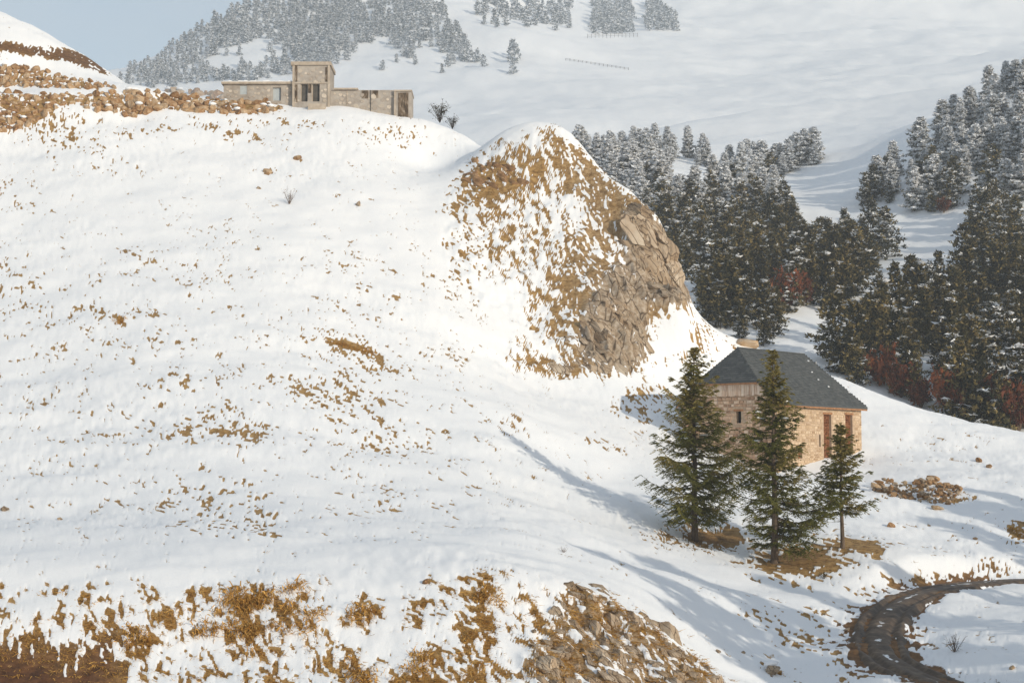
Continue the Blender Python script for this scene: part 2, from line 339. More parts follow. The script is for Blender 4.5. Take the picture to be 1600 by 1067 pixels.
# ------------------------------------------------------------------ where snow has melted off (laid out by looking at the hill)
def poly_sd(u, v, poly):              # signed distance, positive inside
    p = np.array(poly, float); d = np.full(u.shape, 1e18); ins = np.zeros(u.shape, bool)
    for i in range(len(p)):
        a = p[i]; b = p[(i + 1) % len(p)]; ex, ey = b - a
        t = np.clip(((u - a[0]) * ex + (v - a[1]) * ey) / (ex * ex + ey * ey + 1e-9), 0, 1)
        d = np.minimum(d, (u - a[0] - t * ex) ** 2 + (v - a[1] - t * ey) ** 2)
        c = ((a[1] > v) != (b[1] > v)) & (u < ex * (v - a[1]) / (ey + 1e-12) + a[0]); ins ^= c
    d = np.sqrt(d); return np.where(ins, d, -d)
def blob(u, v, cu, cv, ru, rv, rot=0.0):
    c, s = math.cos(math.radians(rot)), math.sin(math.radians(rot)); x = (u - cu); y = (v - cv)
    a = (x * c + y * s) / ru; b = (-x * s + y * c) / rv; return np.exp(-(a * a + b * b))
KNOLL = [(725,262),(760,228),(815,205),(862,196),(905,225),(965,285),(1025,320),(1085,440),(1085,474),(1035,500),(1005,575),(900,592),(775,588),(765,560),(800,520),(775,495),(735,480),(700,440),(690,380),(690,330),(705,290)]
BANK = [(-400,905),(0,908),(130,915),(190,900),(320,912),(400,900),(450,930),(560,925),(640,925),(760,893),(830,905),(900,912),(1000,962),(1080,1012),(1140,1070),(1140,1300),(-400,1300)]
CLIFF = [(975,330),(1012,322),(1055,380),(1095,440),(1090,474),(1040,482),(1012,475),(1010,560),(985,580),(940,578),(900,545),(915,480),(945,430),(975,400)]
ROCKRIB = [(880,915),(940,912),(1000,958),(1060,1000),(1140,1070),(1140,1200),(840,1200),(800,1040),(850,970)]
REDSOIL = [(-400,960),(60,985),(110,1000),(185,960),(196,1000),(206,1120),(206,1300),(-400,1300)]
CUT = [(-300,60),(0,66),(70,74),(120,80),(150,95),(172,115),(150,112),(110,98),(60,88),(0,78),(-300,76)]
def zones(u, v, d):
    near = d < 215
    D = 0.022 + 0.045 * smooth(300, 420, v) * (1 - smooth(700, 800, u)) * (1 - smooth(780, 860, v))
    for b in [(330,645,110,48,15,.20),(380,660,50,20,30,.35),(540,600,75,85,20,.27),(600,650,60,60,0,.16),(548,538,32,7,12,1.4),(350,790,90,55,20,.22),(420,835,35,15,40,.35),(90,475,110,32,10,.18),(235,490,30,14,0,.25),(185,498,14,7,40,1.0),
              (700,720,160,60,10,.07),(795,665,28,14,10,.55),(940,692,36,6,14,.5),(70,205,90,26,12,.33),(130,230,80,24,20,.16),(345,203,80,14,5,.26),(440,190,70,12,5,.22),(600,215,90,24,8,.12),(20,310,60,30,20,.1),
              (1012,628,45,26,0,.36),(1110,520,50,28,30,.16),(1050,560,26,10,-10,.5),(1185,545,40,20,0,.1),(1410,765,60,14,4,.3),(1440,780,60,6,0,.4),(1500,690,80,30,0,.04),(1480,830,150,60,10,.05),(1590,830,16,14,0,.7),
              (1240,1000,70,14,28,.30),(1190,960,60,14,25,.16),(1310,1010,60,25,30,.34),(1290,955,50,10,-10,.34),(1340,930,40,10,-10,.22),(1485,890,75,9,-6,1.15),(1390,905,40,10,-10,.4),(1310,890,50,14,0,.16),(1210,1045,30,8,20,.3),(1420,1000,20,40,30,.3),(1350,965,45,30,-30,.45),(1330,1035,40,25,30,.5),
              (455,300,40,30,0,.05),(560,310,60,30,0,.05),(760,905,40,18,0,.3),(670,908,14,8,0,.4),(420,268,12,4,0,.8),(465,248,8,3,0,.8),(360,207,16,4,0,.9),(100,215,50,20,0,.2),(40,180,90,22,0,.35),(230,205,50,16,0,.14)]:
        D = np.maximum(D, D * 0.5 + b[5] * blob(u, v, *b[:5])) if b[5] < 0.9 else np.maximum(D, b[5] * blob(u, v, *b[:5]))
    k = smooth(-14, 22, poly_sd(u, v, KNOLL))
    kd = 0.30 + 0.36 * smooth(780, 930, u) + 0.12 * smooth(330, 260, v) - 0.12 * smooth(300, 480, v) * smooth(880, 760, u)
    kd = kd + 0.35 * blob(u, v, 770, 285, 70, 35, 10) - 0.30 * blob(u, v, 900, 330, 70, 26, -35) - 0.18 * blob(u, v, 800, 480, 50, 40)
    D = np.maximum(D, k * kd)
    cl = smooth(-8, 10, poly_sd(u, v, CLIFF)); D = np.maximum(D, cl * 0.97)
    bk = smooth(-14, 26, poly_sd(u, v, BANK)) * (d < 79)
    bd = 0.17 + 0.15 * smooth(930, 1060, v) + 0.35 * blob(u, v, 385, 950, 45, 45, 20) + 0.18 * blob(u, v, 470, 965, 40, 40) + 0.22 * blob(u, v, 560, 965, 24, 26) - 0.12 * blob(u, v, 630, 990, 60, 40)
    D = np.maximum(D, bk * bd)
    rr = smooth(-15, 30, poly_sd(u, v, ROCKRIB)) * (d < 79); D = np.maximum(D, rr * 0.78)
    rs = smooth(-60, 75, poly_sd(u, v, REDSOIL) + 22 * fbm(u / 45, v / 45, 3, 12)) * (d < 79); D = np.maximum(D, rs * 1.08)
    ct = smooth(-4, 3, poly_sd(u, v, CUT)) * (d > 180); D = np.maximum(D, ct * 0.86)
    for cu, cv, ru, rv in ((1112,838,66,15),(1246,872,58,25),(1340,853,42,10)):   # bare ground under the firs
        D = np.maximum(D, 1.22 * blob(u, v, cu, cv, ru * 1.1, rv * 1.1, 4) * (d < 125))
    for pl in ([(200,146),(300,146),(395,152),(440,160),(438,172),(390,177),(310,173),(255,169),(205,178)], [(-40,147),(60,149),(140,150),(200,146),(205,176),(150,170),(105,160),(80,170),(45,192),(-40,203)], [(-40,107),(40,109),(120,125),(182,134),(180,137),(90,135),(-40,135)]):
        D = np.maximum(D, 0.72 * smooth(-4, 5, poly_sd(u, v, pl)) * (d > 150))
    D = np.where(near, D, 0.0)
    rock = np.clip(np.maximum(cl, rr * 0.55) + 0.35 * k * smooth(820, 950, u), 0, 1)
    soil = np.clip(np.maximum(rs * smooth(940, 1010, v), ct * 0.8) + 0.9 * blob(u, v, 1485, 890, 85, 13, -6) + 0.35 * (blob(u, v, 1112, 840, 60, 14) + blob(u, v, 1240, 872, 50, 20)), 0, 1)
    return D, rock, soil, cl, rr
EX, EY = 0.41, -0.91                  # tussocks lean down the slope
def bare_noise(x, y):
    a = x * EX + y * EY; c = -x * EY + y * EX; a = a + 0.35 * perlin(x / 1.7, y / 1.7, 19); c = c + 0.25 * perlin(x / 1.1, y / 1.1, 29)
    n = 0.42 * perlin(a / 1.5, c / 0.5, 21) + 0.42 * fbm(a / 2.8, c / 1.3, 2, 31) + 0.66 * perlin(a / 0.75, c / 0.21, 41) + 0.34 * perlin(a / 0.36, c / 0.12, 43) + 0.28 * perlin(x / 6, y / 6, 51)
    return n
_sx = RNG.uniform(-50, 60, 40000); _sy = RNG.uniform(65, 190, 40000); _srt = np.sort(bare_noise(_sx, _sy)); _q = np.linspace(0, 1, _srt.size)

def sheet(name, us, d0, d1, rows, fine, mat):
    d = np.geomspace(d0, d1, 800); az = (us - W0 / 2) / F
    X = az[:, None] * d[None, :]; Y = np.broadcast_to(d, X.shape)
    Z = base_z(X, Y)
    dz = np.diff(Z, axis=1); dd = np.diff(d); dm = (d[1:] + d[:-1]) / 2
    st = np.sqrt((dz / dm) ** 2 + (0.22 * dd / dm) ** 2)
    st = np.minimum(st, np.quantile(st, 0.99)); S = np.concatenate([np.zeros((len(us), 1)), np.cumsum(st, 1)], 1)
    for _ in range(6): S[1:-1] = (S[:-2] + 2 * S[1:-1] + S[2:]) / 4
    D = np.empty((len(us), rows))
    for i in range(len(us)): D[i] = np.interp(np.linspace(0, S[i, -1], rows), S[i], d)
    D[:, 0] = d0; D[:, -1] = d1
    x = (az[:, None] * D); y = D; z = base_z(x, y)
    mask = None
    if fine:
        u, v = project(x, y, z); Dn, rock, soil, cl, rr = zones(u, v, y)
        n = np.interp(bare_noise(x, y), _srt, _q)
        bare = np.clip(0.5 + (Dn - n) * 5.0, 0, 1); bare[Dn < 0.003] = 0
        rd, rz = road_dist(x, y)
        rw = 1 - smooth(1.6, 4.2, rd); z = z * (1 - rw) + (rz - 0.12) * rw
        edge = rd + 0.35 + 1.1 * fbm(x / 1.6, y / 1.6, 3, 77); bare = np.maximum(bare, 1 - smooth(1.5, 2.2, edge)); soil = np.maximum(soil, .75 * (1 - smooth(2.2, 3.4, edge)))
        # real relief: melted hollows, drifts, rock ribs
        a = x * EX + y * EY; c = -x * EY + y * EX
        calm = smooth(-.35, .45, fbm(x / 17, y / 17, 3, 65))
        z += 0.22 * fbm(x / 8, y / 6, 3, 67) + (0.04 + 0.09 * calm) * fbm(x / 3.2, y / 3.2, 3, 61) + (0.015 + 0.06 * calm) * fbm(a / 1.1, c / 0.6, 2, 71) + 0.05 * (1 - calm) * perlin(a / 0.9 + .8 * perlin(x / 3, y / 3, 5), c / 5, 73) - 0.065 * smooth(0.2, 0.8, bare)
        rib = 1 - np.abs(perlin(c / 1.3 + 0.6 * perlin(x / 4, y / 4, 3), a / 5.0, 81)) * 2.2
        z += cl * (0.9 * (rib - 0.4) + 0.5 * fbm(c / 0.9, a / 2.2, 3, 91)) + rr * (0.45 * (rib - 0.4) + 0.2 * fbm(x / .8, y / .8, 2, 93))
        kk = smooth(-10, 20, poly_sd(u, v, KNOLL)) * (y < 215); z += kk * 0.30 * fbm(x / 1.3, y / 1.3, 3, 95)
        mask = np.stack([bare, rock, soil, np.ones_like(bare)], -1)
    else:
        z += smooth(d0, d0 * 1.1, y) * 0.8 * fbm(x / 18, y / 18, 4, 63)
    nu, nd = x.shape; I = np.arange(nu * nd).reshape(nu, nd)
    Fq = np.stack([I[:-1, :-1].ravel(), I[1:, :-1].ravel(), I[1:, 1:].ravel(), I[:-1, 1:].ravel()], 1)
    V = np.stack([x.ravel(), y.ravel(), z.ravel()], 1)
    me = mk_mesh(name, V, Fq, [mat], smooth_=True)
    if mask is not None:
        at = me.color_attributes.new('mask', 'FLOAT_COLOR', 'POINT'); at.data.foreach_set('color', mask.astype(np.float32).ravel())
    o = meshobj(name, me); tag(o, kind='structure')
    return o, (x, y, z, mask)
def columns(lo, hi, step, outer, n):
    return np.concatenate([np.linspace(-outer, lo, n, endpoint=False), np.arange(lo, hi, step), np.linspace(hi, outer + 1600, n)])
hill, HD = sheet('snowy_hillside', columns(-60, 1660, 2.0, 1500, 36), 18.0, 250.0, 640, True, M['ground'])
M['far_snow'] = ground_mat('far_snow', False)
mountain, MD = sheet('far_mountainside', columns(-80, 1680, 5.0, 500, 24), 250.0, 2050.0, 300, False, M['far_snow'])
HX, HY, HZ, HM = HD; HU = HX[:, 0] / HY[:, 0]
def surf(x, y):                       # height of the finished hillside mesh
    if y >= 249: return ground(x, y)
    a = x / y; i = int(np.clip(np.searchsorted(HU, a), 1, len(HU) - 1)); t = (a - HU[i - 1]) / (HU[i] - HU[i - 1]); t = min(max(t, 0), 1)
    return float(np.interp(y, HY[i - 1], HZ[i - 1]) * (1 - t) + np.interp(y, HY[i], HZ[i]) * t)
def spot(u, v, d0=40.0, d1=2500.0):
    p = cast(u, v, d0, d1); p.z = surf(p.x, p.y); return p
def slope_normal(x, y, e=0.6):
    n = Vector((surf(x - e, y) - surf(x + e, y), surf(x, y - e) - surf(x, y + e), 2 * e)); return n.normalized()

# ------------------------------------------------------------------ dirt road
def road():
    m, n, b = new_mat('wet_mud_road'); tc = N(n, 'ShaderNodeTexCoord')
    no = N(n, 'ShaderNodeTexNoise', Scale=1.6, Detail=8.0, Roughness=0.65); n.links.new(tc.outputs['Object'], no.inputs['Vector'])
    at = N(n, 'ShaderNodeAttribute', attribute_name='snowiness')
    c = ramp(n, no.outputs['Fac'], [(0.3, (0.030, 0.020, 0.013)), (0.5, (0.085, 0.058, 0.037)), (0.72, (0.20, 0.145, 0.095))])
    j = N(n, 'ShaderNodeMath', operation='ADD'); n.links.new(at.outputs['Fac'], j.inputs[0]); n.links.new(no.outputs['Fac'], j.inputs[1])
    mr = N(n, 'ShaderNodeMapRange'); mr.inputs['From Min'].default_value = 0.93; mr.inputs['From Max'].default_value = 1.0; n.links.new(j.outputs[0], mr.inputs['Value'])
    n.links.new(mixc(n, mr.outputs[0], c, SNOWC), b.inputs['Base Color']); b.inputs['Roughness'].default_value = 0.6; b.inputs['Specular IOR Level'].default_value = 0.3
    bump(n, b, no.outputs['Fac'], 0.3, 0.05)
    C = catmull(ROAD, 40); T = np.gradient(C, axis=0); T[:, 2] = 0; T /= np.linalg.norm(T, axis=1)[:, None]; L = np.stack([-T[:, 1], T[:, 0]], 1)
    k = 41; s = np.linspace(-1, 1, k); V = []; A = []
    for i in range(len(C)):
        wd = 1.5 + 0.3 * perlin(i * 0.07, 0.5, 3)
        x = C[i, 0] + L[i, 0] * s * wd; y = C[i, 1] + L[i, 1] * s * wd
        rut = np.exp(-((np.abs(s) - 0.48) / 0.13) ** 2)
        z = C[i, 2] - 0.02 - 0.17 * rut + 0.05 * fbm(s * 2.5, i * 0.02 + 0 * s, 3, 33) + 0.012 * fbm(x / .4, y / .4, 2, 35) - 0.30 * smooth(0.72, 1.0, np.abs(s))
        V.append(np.stack([x, y, z], 1)); A.append(0.5 * np.exp(-(s / 0.24) ** 2) * smooth(-0.05, 0.25, fbm(x / 2.2, y / 2.2, 3, 8)) + 0.62 * smooth(0.6, 1, np.abs(s)) * smooth(-.1, .3, fbm(x / 1.5, y / 1.5, 3, 18)))
    I = np.arange(len(C) * k).reshape(len(C), k); Fq = np.stack([I[:-1, :-1].ravel(), I[:-1, 1:].ravel(), I[1:, 1:].ravel(), I[1:, :-1].ravel()], 1)
    me = mk_mesh('dirt_road', np.concatenate(V), Fq, [m], smooth_=True)
    a = me.attributes.new('snowiness', 'FLOAT', 'POINT'); a.data.foreach_set('value', np.concatenate(A).astype(np.float32))
    tag(meshobj('dirt_road', me), kind='structure')
road()

# ------------------------------------------------------------------ rocks
def rock_mesh(seed, sub=2, planes=13, rough=0.06, mat=None, flat=True, strata=0.0):
    r = random.Random(seed); bm = bmesh.new(); bmesh.ops.create_icosphere(bm, subdivisions=sub, radius=1.0)
    pl = []
    for _ in range(planes):
        v = Vector((r.gauss(0, 1), r.gauss(0, 1), r.gauss(0, 1))).normalized(); pl.append((v, r.uniform(0.40, 0.80)))
    ph = r.uniform(0, 6); bed = strata
    for v in bm.verts:
        for nrm, c in pl:
            e = v.co.dot(nrm) - c
            if e > 0: v.co -= nrm * e
        if bed:
            w = math.sin(7 * v.co.y + 3 * v.co.z + 1.2 * math.sin(3 * v.co.x + ph) + ph); v.co *= 1 - bed * (w > .55) - .5 * bed * (w < -.7)
        v.co += Vector((r.uniform(-1, 1), r.uniform(-1, 1), r.uniform(-1, 1))) * rough
    me = bpy.data.meshes.new('rock'); bm.to_mesh(me); bm.free()
    if mat: me.materials.append(mat)
    if not flat: me.polygons.foreach_set('use_smooth', [True] * len(me.polygons))
    return me
ROCKS = {k: [rock_mesh(i * 7 + s, sub, 20 if k == 'rock' else 15, ro, M[k], True, .07 if k == 'rock' else 0) for i in range(7)] for s, (k, sub, ro) in enumerate((('rock', 4, 0.016), ('boulder', 2, 0.05), ('orange_rock', 2, 0.06)))}
def put_rock(parent, base, kind, p, size, rot, name='rock'):
    o = meshobj(name, random.choice(ROCKS[kind]), parent, Vector(p) - Vector(base), rot, size); return o
def candidates(poly, n, seed):
    g = np.random.default_rng(seed); p = np.array(poly, float); lo, hi = p.min(0), p.max(0)
    c = g.uniform(lo, hi, (n, 2)); return c[poly_sd(c[:, 0], c[:, 1], poly) > 0]
def sample_poly(poly, n, mind, seed, tries=60):
    out = np.empty((0, 2))
    for c in candidates(poly, n * tries, seed):
        if len(out) and (((out - c) * (1, 1.3)) ** 2).sum(1).min() < mind * mind: continue
        out = np.vstack([out, c])
        if len(out) >= n: break
    return [tuple(q) for q in out]
# boulder walls below the ruin and on the terraces
def boulder_wall(poly, n, mind, dmin, dmax, px, label, seed, sink=0.1):
    pts = sorted(sample_poly(poly, n, mind, seed), key=lambda q: q[1]); c = spot(*np.mean(poly, 0), 120)
    t = empty('boulder_wall', c); tag(t, label, 'boulder wall')
    for u, v in pts:
        q = spot(u, v, 120); s = random.uniform(*px) / (F / q.y) / 2
        put_rock(t, c, 'boulder', q + Vector((0, -0.15 * s, -sink * s)), (s * random.uniform(.95, 1.5), s * random.uniform(.8, 1.1), s * random.uniform(.85, 1.25)), (random.uniform(-.6, .6), random.uniform(-.6, .6), random.uniform(0, 6.3)), 'boulder')
        if random.random() < 0.14:
            sb = meshobj('snow_cap', ROCKS_SNOW, t, q - c + Vector((0, -0.1 * s, 0.55 * s)), (0, 0, random.uniform(0, 6)), (s * .6, s * .6, s * .3))
ROCKS_SNOW = rock_mesh(3, 2, 3, 0.03, M['snow'], False)
boulder_wall([(200,143),(300,143),(345,148),(362,146),(395,150),(440,158),(438,172),(390,178),(310,174),(255,170),(205,180)], 150, 8, 0, 0, (11, 24), 'long orange boulder wall running from the terrace to the stone ruin', 5)
boulder_wall([(-30,143),(60,146),(140,146),(200,143),(205,178),(150,172),(105,160),(80,172),(45,196),(0,206),(-30,205)], 135, 8, 0, 0, (8, 20), 'tumbled orange boulders below the lower terrace at the left edge', 6, 0.25)
boulder_wall([(-30,104),(40,106),(75,112),(120,122),(182,132),(180,139),(90,136),(0,136),(-30,136)], 80, 7.5, 0, 0, (9, 17), 'upper row of boulders under the brown cut bank at left', 7)
# rock outcrops: slabs dipping down to the right
def outcrop(name, poly, n, mind, kind, smin, smax, label, cat, seed, d0=40, elong=(2.2, 1.0, 0.7), sink=0.35):
    pts = sample_poly(poly, n, mind, seed); c = spot(*np.mean(poly, 0), d0); t = empty(name, c); tag(t, label, cat)
    for u, v in pts:
        q = spot(u, v, d0); nrm = slope_normal(q.x, q.y, 1.0); fall = Vector((nrm.x, nrm.y, 0))
        fall = (Vector((0.45, -0.55, 0)) + fall * 0.4).normalized(); e = (fall - nrm * fall.dot(nrm)).normalized()
        side = nrm.cross(e); R = Matrix((e, side, nrm)).transposed().to_euler(); s = random.uniform(smin, smax) * random.choice((1, 1, .65))
        R = (random.uniform(-.25, .25) + R.x, random.uniform(-.22, .22) + R.y, random.uniform(-.25, .25) + R.z)
        put_rock(t, c, kind, q - nrm * s * sink, (s * elong[0] * random.uniform(.7, 1.2), s * elong[1] * random.uniform(.7, 1.3), s * elong[2] * random.uniform(.7, 1.2)), R, 'rock_slab')
outcrop('rock_cliff', [(985,335),(1012,330),(1046,385),(1066,450),(1072,470),(1030,474),(1012,430),(990,395)], 55, 8, 'rock', 0.8, 1.7, 'tall grey rock cliff on the right side of the knoll', 'cliff', 11, 100, elong=(2.1, 1.15, .6), sink=0.25)
outcrop('rock_cliff', [(905,500),(935,470),(965,470),(1000,505),(1020,540),(1003,572),(960,578),(905,582),(870,580),(880,545)], 70, 9, 'rock', 0.4, 1.1, 'broken lower rock slabs at the foot of the knoll', 'cliff', 12, 100, elong=(2.1, 1.0, .65), sink=0.3)
outcrop('rock_crag', [(712,262),(740,252),(800,258),(815,285),(770,292),(722,290)], 22, 8, 'orange_rock', 0.45, 0.95, 'orange crag high on the left shoulder of the knoll', 'crag', 13, 100, sink=0.3)
outcrop('rock_outcrop', [(885,915),(940,915),(1005,962),(1060,1003),(1130,1062),(1100,1080),(850,1080),(820,1040),(860,975)], 115, 12, 'rock', 0.22, 0.60, 'jagged grey rock rib at the bottom of the front bank', 'rock outcrop', 14, 50, elong=(1.9, .9, .75), sink=0.12)
STONES = [  # u, v, size in px, material, label
    (6,798,18,'rock','lone pale stone in the snow at the left edge'),(94,811,12,'rock','small stone right of the lone stone at the left edge'),
    (418,269,18,'boulder','brown stone high on the slope below the ruin'),(404,294,9,'rock','small stone just below the brown stone on the upper slope'),(465,248,16,'boulder','flat stone on the snow below the ruin door'),
    (1465,797,17,'boulder','rounded stone just below the ruined stone wall'),(1530,722,14,'boulder','angular stone on the snow right of the ruined wall'),(1546,731,12,'boulder','smaller stone beside the angular one on the right slope'),
    (1391,822,16,'orange_rock','ochre stone on the snow right of the small fir'),(1163,536,50,'boulder','large tan boulder on the crest behind the slate roof'),
    (1207,1050,40,'rock','snow-topped boulder at the bottom left of the muddy road'),(1122,1018,12,'rock','pale stone in front of the shaded bank at bottom'),(1162,1024,11,'rock','small stone left of the snow-topped boulder'),
    (1582,1043,12,'boulder','brown stone at the bottom right edge'),(1524,842,9,'boulder','dark stone on the shaded snow at right'),(1290,955,9,'rock','grey stone left of the road bend'),(1323,978,12,'rock','round stone at the edge of the road bend'),
    (665,910,15,'boulder','round stone on the crest of the front bank'),(545,1052,14,'rock','grey stone low in the grass of the front bank'),(835,985,13,'rock','small upright stone left of the rock rib'),(560,322,14,'rock','snowed-over stone on the upper slope left of the knoll')]
for u, v, s, k, lab in STONES:
    q = spot(u, v); r = s / (F / q.y) / 2; fl = .5 if s > 45 else .8; c = q + Vector((0, 0, r * (.25 if fl > .6 else -.05))); t = put_rock(None, (0, 0, 0), k, c, (r * 1.25, r, r * fl), (random.uniform(-.3, .3), random.uniform(-.3, .3), random.uniform(0, 6)), 'stone'); tag(t, lab, 'stone')
    if u == 1207:
        t2 = meshobj('snow_cap', ROCKS_SNOW, t, (-0.35, -.1, .62), (0, 0, 1), (.62, .6, .36))

# ------------------------------------------------------------------ masonry helpers
def island_mat(name, stops, scale=5.0, bs=0.5):
    m, n, b = new_mat(name); g = N(n, 'ShaderNodeNewGeometry'); tc = N(n, 'ShaderNodeTexCoord')
    no = N(n, 'ShaderNodeTexNoise', Scale=scale, Detail=6.0); n.links.new(tc.outputs['Object'], no.inputs['Vector'])
    mm = N(n, 'ShaderNodeMix', data_type='FLOAT'); mm.inputs[0].default_value = 0.45; n.links.new(g.outputs['Random Per Island'], mm.inputs[2]); n.links.new(no.outputs['Fac'], mm.inputs[3])
    n.links.new(ramp(n, mm.outputs[0], stops), b.inputs['Base Color']); b.inputs['Roughness'].default_value = 0.9
    bump(n, b, no.outputs['Fac'], bs, 0.03); return m
M['barn_stone'] = island_mat('barn_stone', [(0.15, (0.20, 0.105, 0.06)), (0.38, (0.42, 0.265, 0.17)), (0.6, (0.55, 0.385, 0.265)), (0.85, (0.66, 0.52, 0.40))])
M['barn_render'] = island_mat('barn_long_wall_stone', [(0.15, (0.30, 0.19, 0.11)), (0.4, (0.50, 0.36, 0.23)), (0.65, (0.58, 0.44, 0.30)), (0.9, (0.64, 0.51, 0.37))])
M['mortar'] = noise_mat('mortar', [(0.3, (0.36, 0.25, 0.165)), (0.7, (0.54, 0.41, 0.29))], 3, bs=0.6)
M['brick_fill'] = island_mat('red_brown_rubble', [(0.15, (0.05, 0.016, 0.007)), (0.45, (0.14, 0.05, 0.02)), (0.85, (0.25, 0.11, 0.05))])
M['slate'] = island_mat('slate', [(0.1, (0.058, 0.063, 0.066)), (0.5, (0.085, 0.092, 0.094)), (0.9, (0.118, 0.123, 0.124))], 8, 0.2)
M['board'] = noise_mat('weathered_board', [(0.3, (0.36, 0.21, 0.13)), (0.5, (0.60, 0.46, 0.35)), (0.75, (0.70, 0.59, 0.48))], 2.2, bs=0.4, stretch=(4, 4, 0.4), rnd=0.25)
M['timber'] = noise_mat('orange_timber', [(0.3, (0.22, 0.10, 0.045)), (0.7, (0.42, 0.22, 0.11))], 4, bs=0.3)
M['dark_glass'] = noise_mat('dark_opening', [(0.3, (0.012, 0.011, 0.01)), (0.7, (0.03, 0.027, 0.024))], 3, 0.3, bs=0)
M['metal'] = noise_mat('flue_metal', [(0.3, (0.25, 0.25, 0.25)), (0.7, (0.4, 0.4, 0.4))], 3, 0.4, bs=0)
def wall_boxes(mb, length, z0, z1, thick, holes, axis='x', off=0.0, top=None):
    xs = sorted({0.0, length, *[h[0] for h in holes], *[h[1] for h in holes]})
    for a, b_ in zip(xs[:-1], xs[1:]):
        zs = [z0]; 
        for h in sorted([h for h in holes if h[0] < b_ - 1e-6 and h[1] > a + 1e-6], key=lambda q: q[2]): zs += [h[2], h[3]]
        zs.append(z1)
        for i in range(0, len(zs), 2):
            if zs[i + 1] - zs[i] < 1e-4: continue
            if axis == 'x': mb.box(a, b_, off, off + thick, zs[i], zs[i + 1])
            else: mb.box(off, off + thick, a, b_, zs[i], zs[i + 1])
    return mb
def stone_skin(mb, length, z0, z1, holes, hr=(0.16, 0.30), lr=(0.25, 0.6), axis='x', depth=0.035, limit=None, gap=0.022, skip=0.0):
    z = z0
    while z < z1:
        h = random.uniform(*hr); a = -random.uniform(0, .3)
        while a < length:
            l = random.uniform(*lr); s0, s1 = max(a, 0.0) + gap, min(a + l, length) - gap; t0, t1 = z + gap + random.uniform(-.02, .03), min(z + h, z1) - gap
            a += l
            if s1 - s0 < .08 or t1 - t0 < .05 or random.random() < skip: continue
            if any(s0 < q[1] and s1 > q[0] and t0 < q[3] and t1 > q[2] for q in holes): continue
            if limit and (limit(s0) < t1 or limit(s1) < t1): continue
            d = depth * random.uniform(.4, 1.3); j = 0.018
            c = [(s + random.uniform(-j, j), t + random.uniform(-j, j)) for s, t in ((s0, t0), (s0, t1), (s1, t0), (s1, t1))]
            pts = []
            for (s, t) in c[:2]: pts += [(s, .03, t), (s + .012, -d, t)]
            q = [(c[0][0], .03, c[0][1]), (c[0][0], .03, c[1][1]), (c[0][0] + .015, -d, c[0][1] + .012), (c[1][0] + .015, -d, c[1][1] - .012),
                 (c[2][0], .03, c[2][1]), (c[3][0], .03, c[3][1]), (c[2][0] - .015, -d, c[2][1] + .012), (c[3][0] - .015, -d, c[3][1] - .012)]
            if axis == 'y': q = [(y, x, zz) for x, y, zz in q]
            mb.hexa(q)
        z += h
    return mb

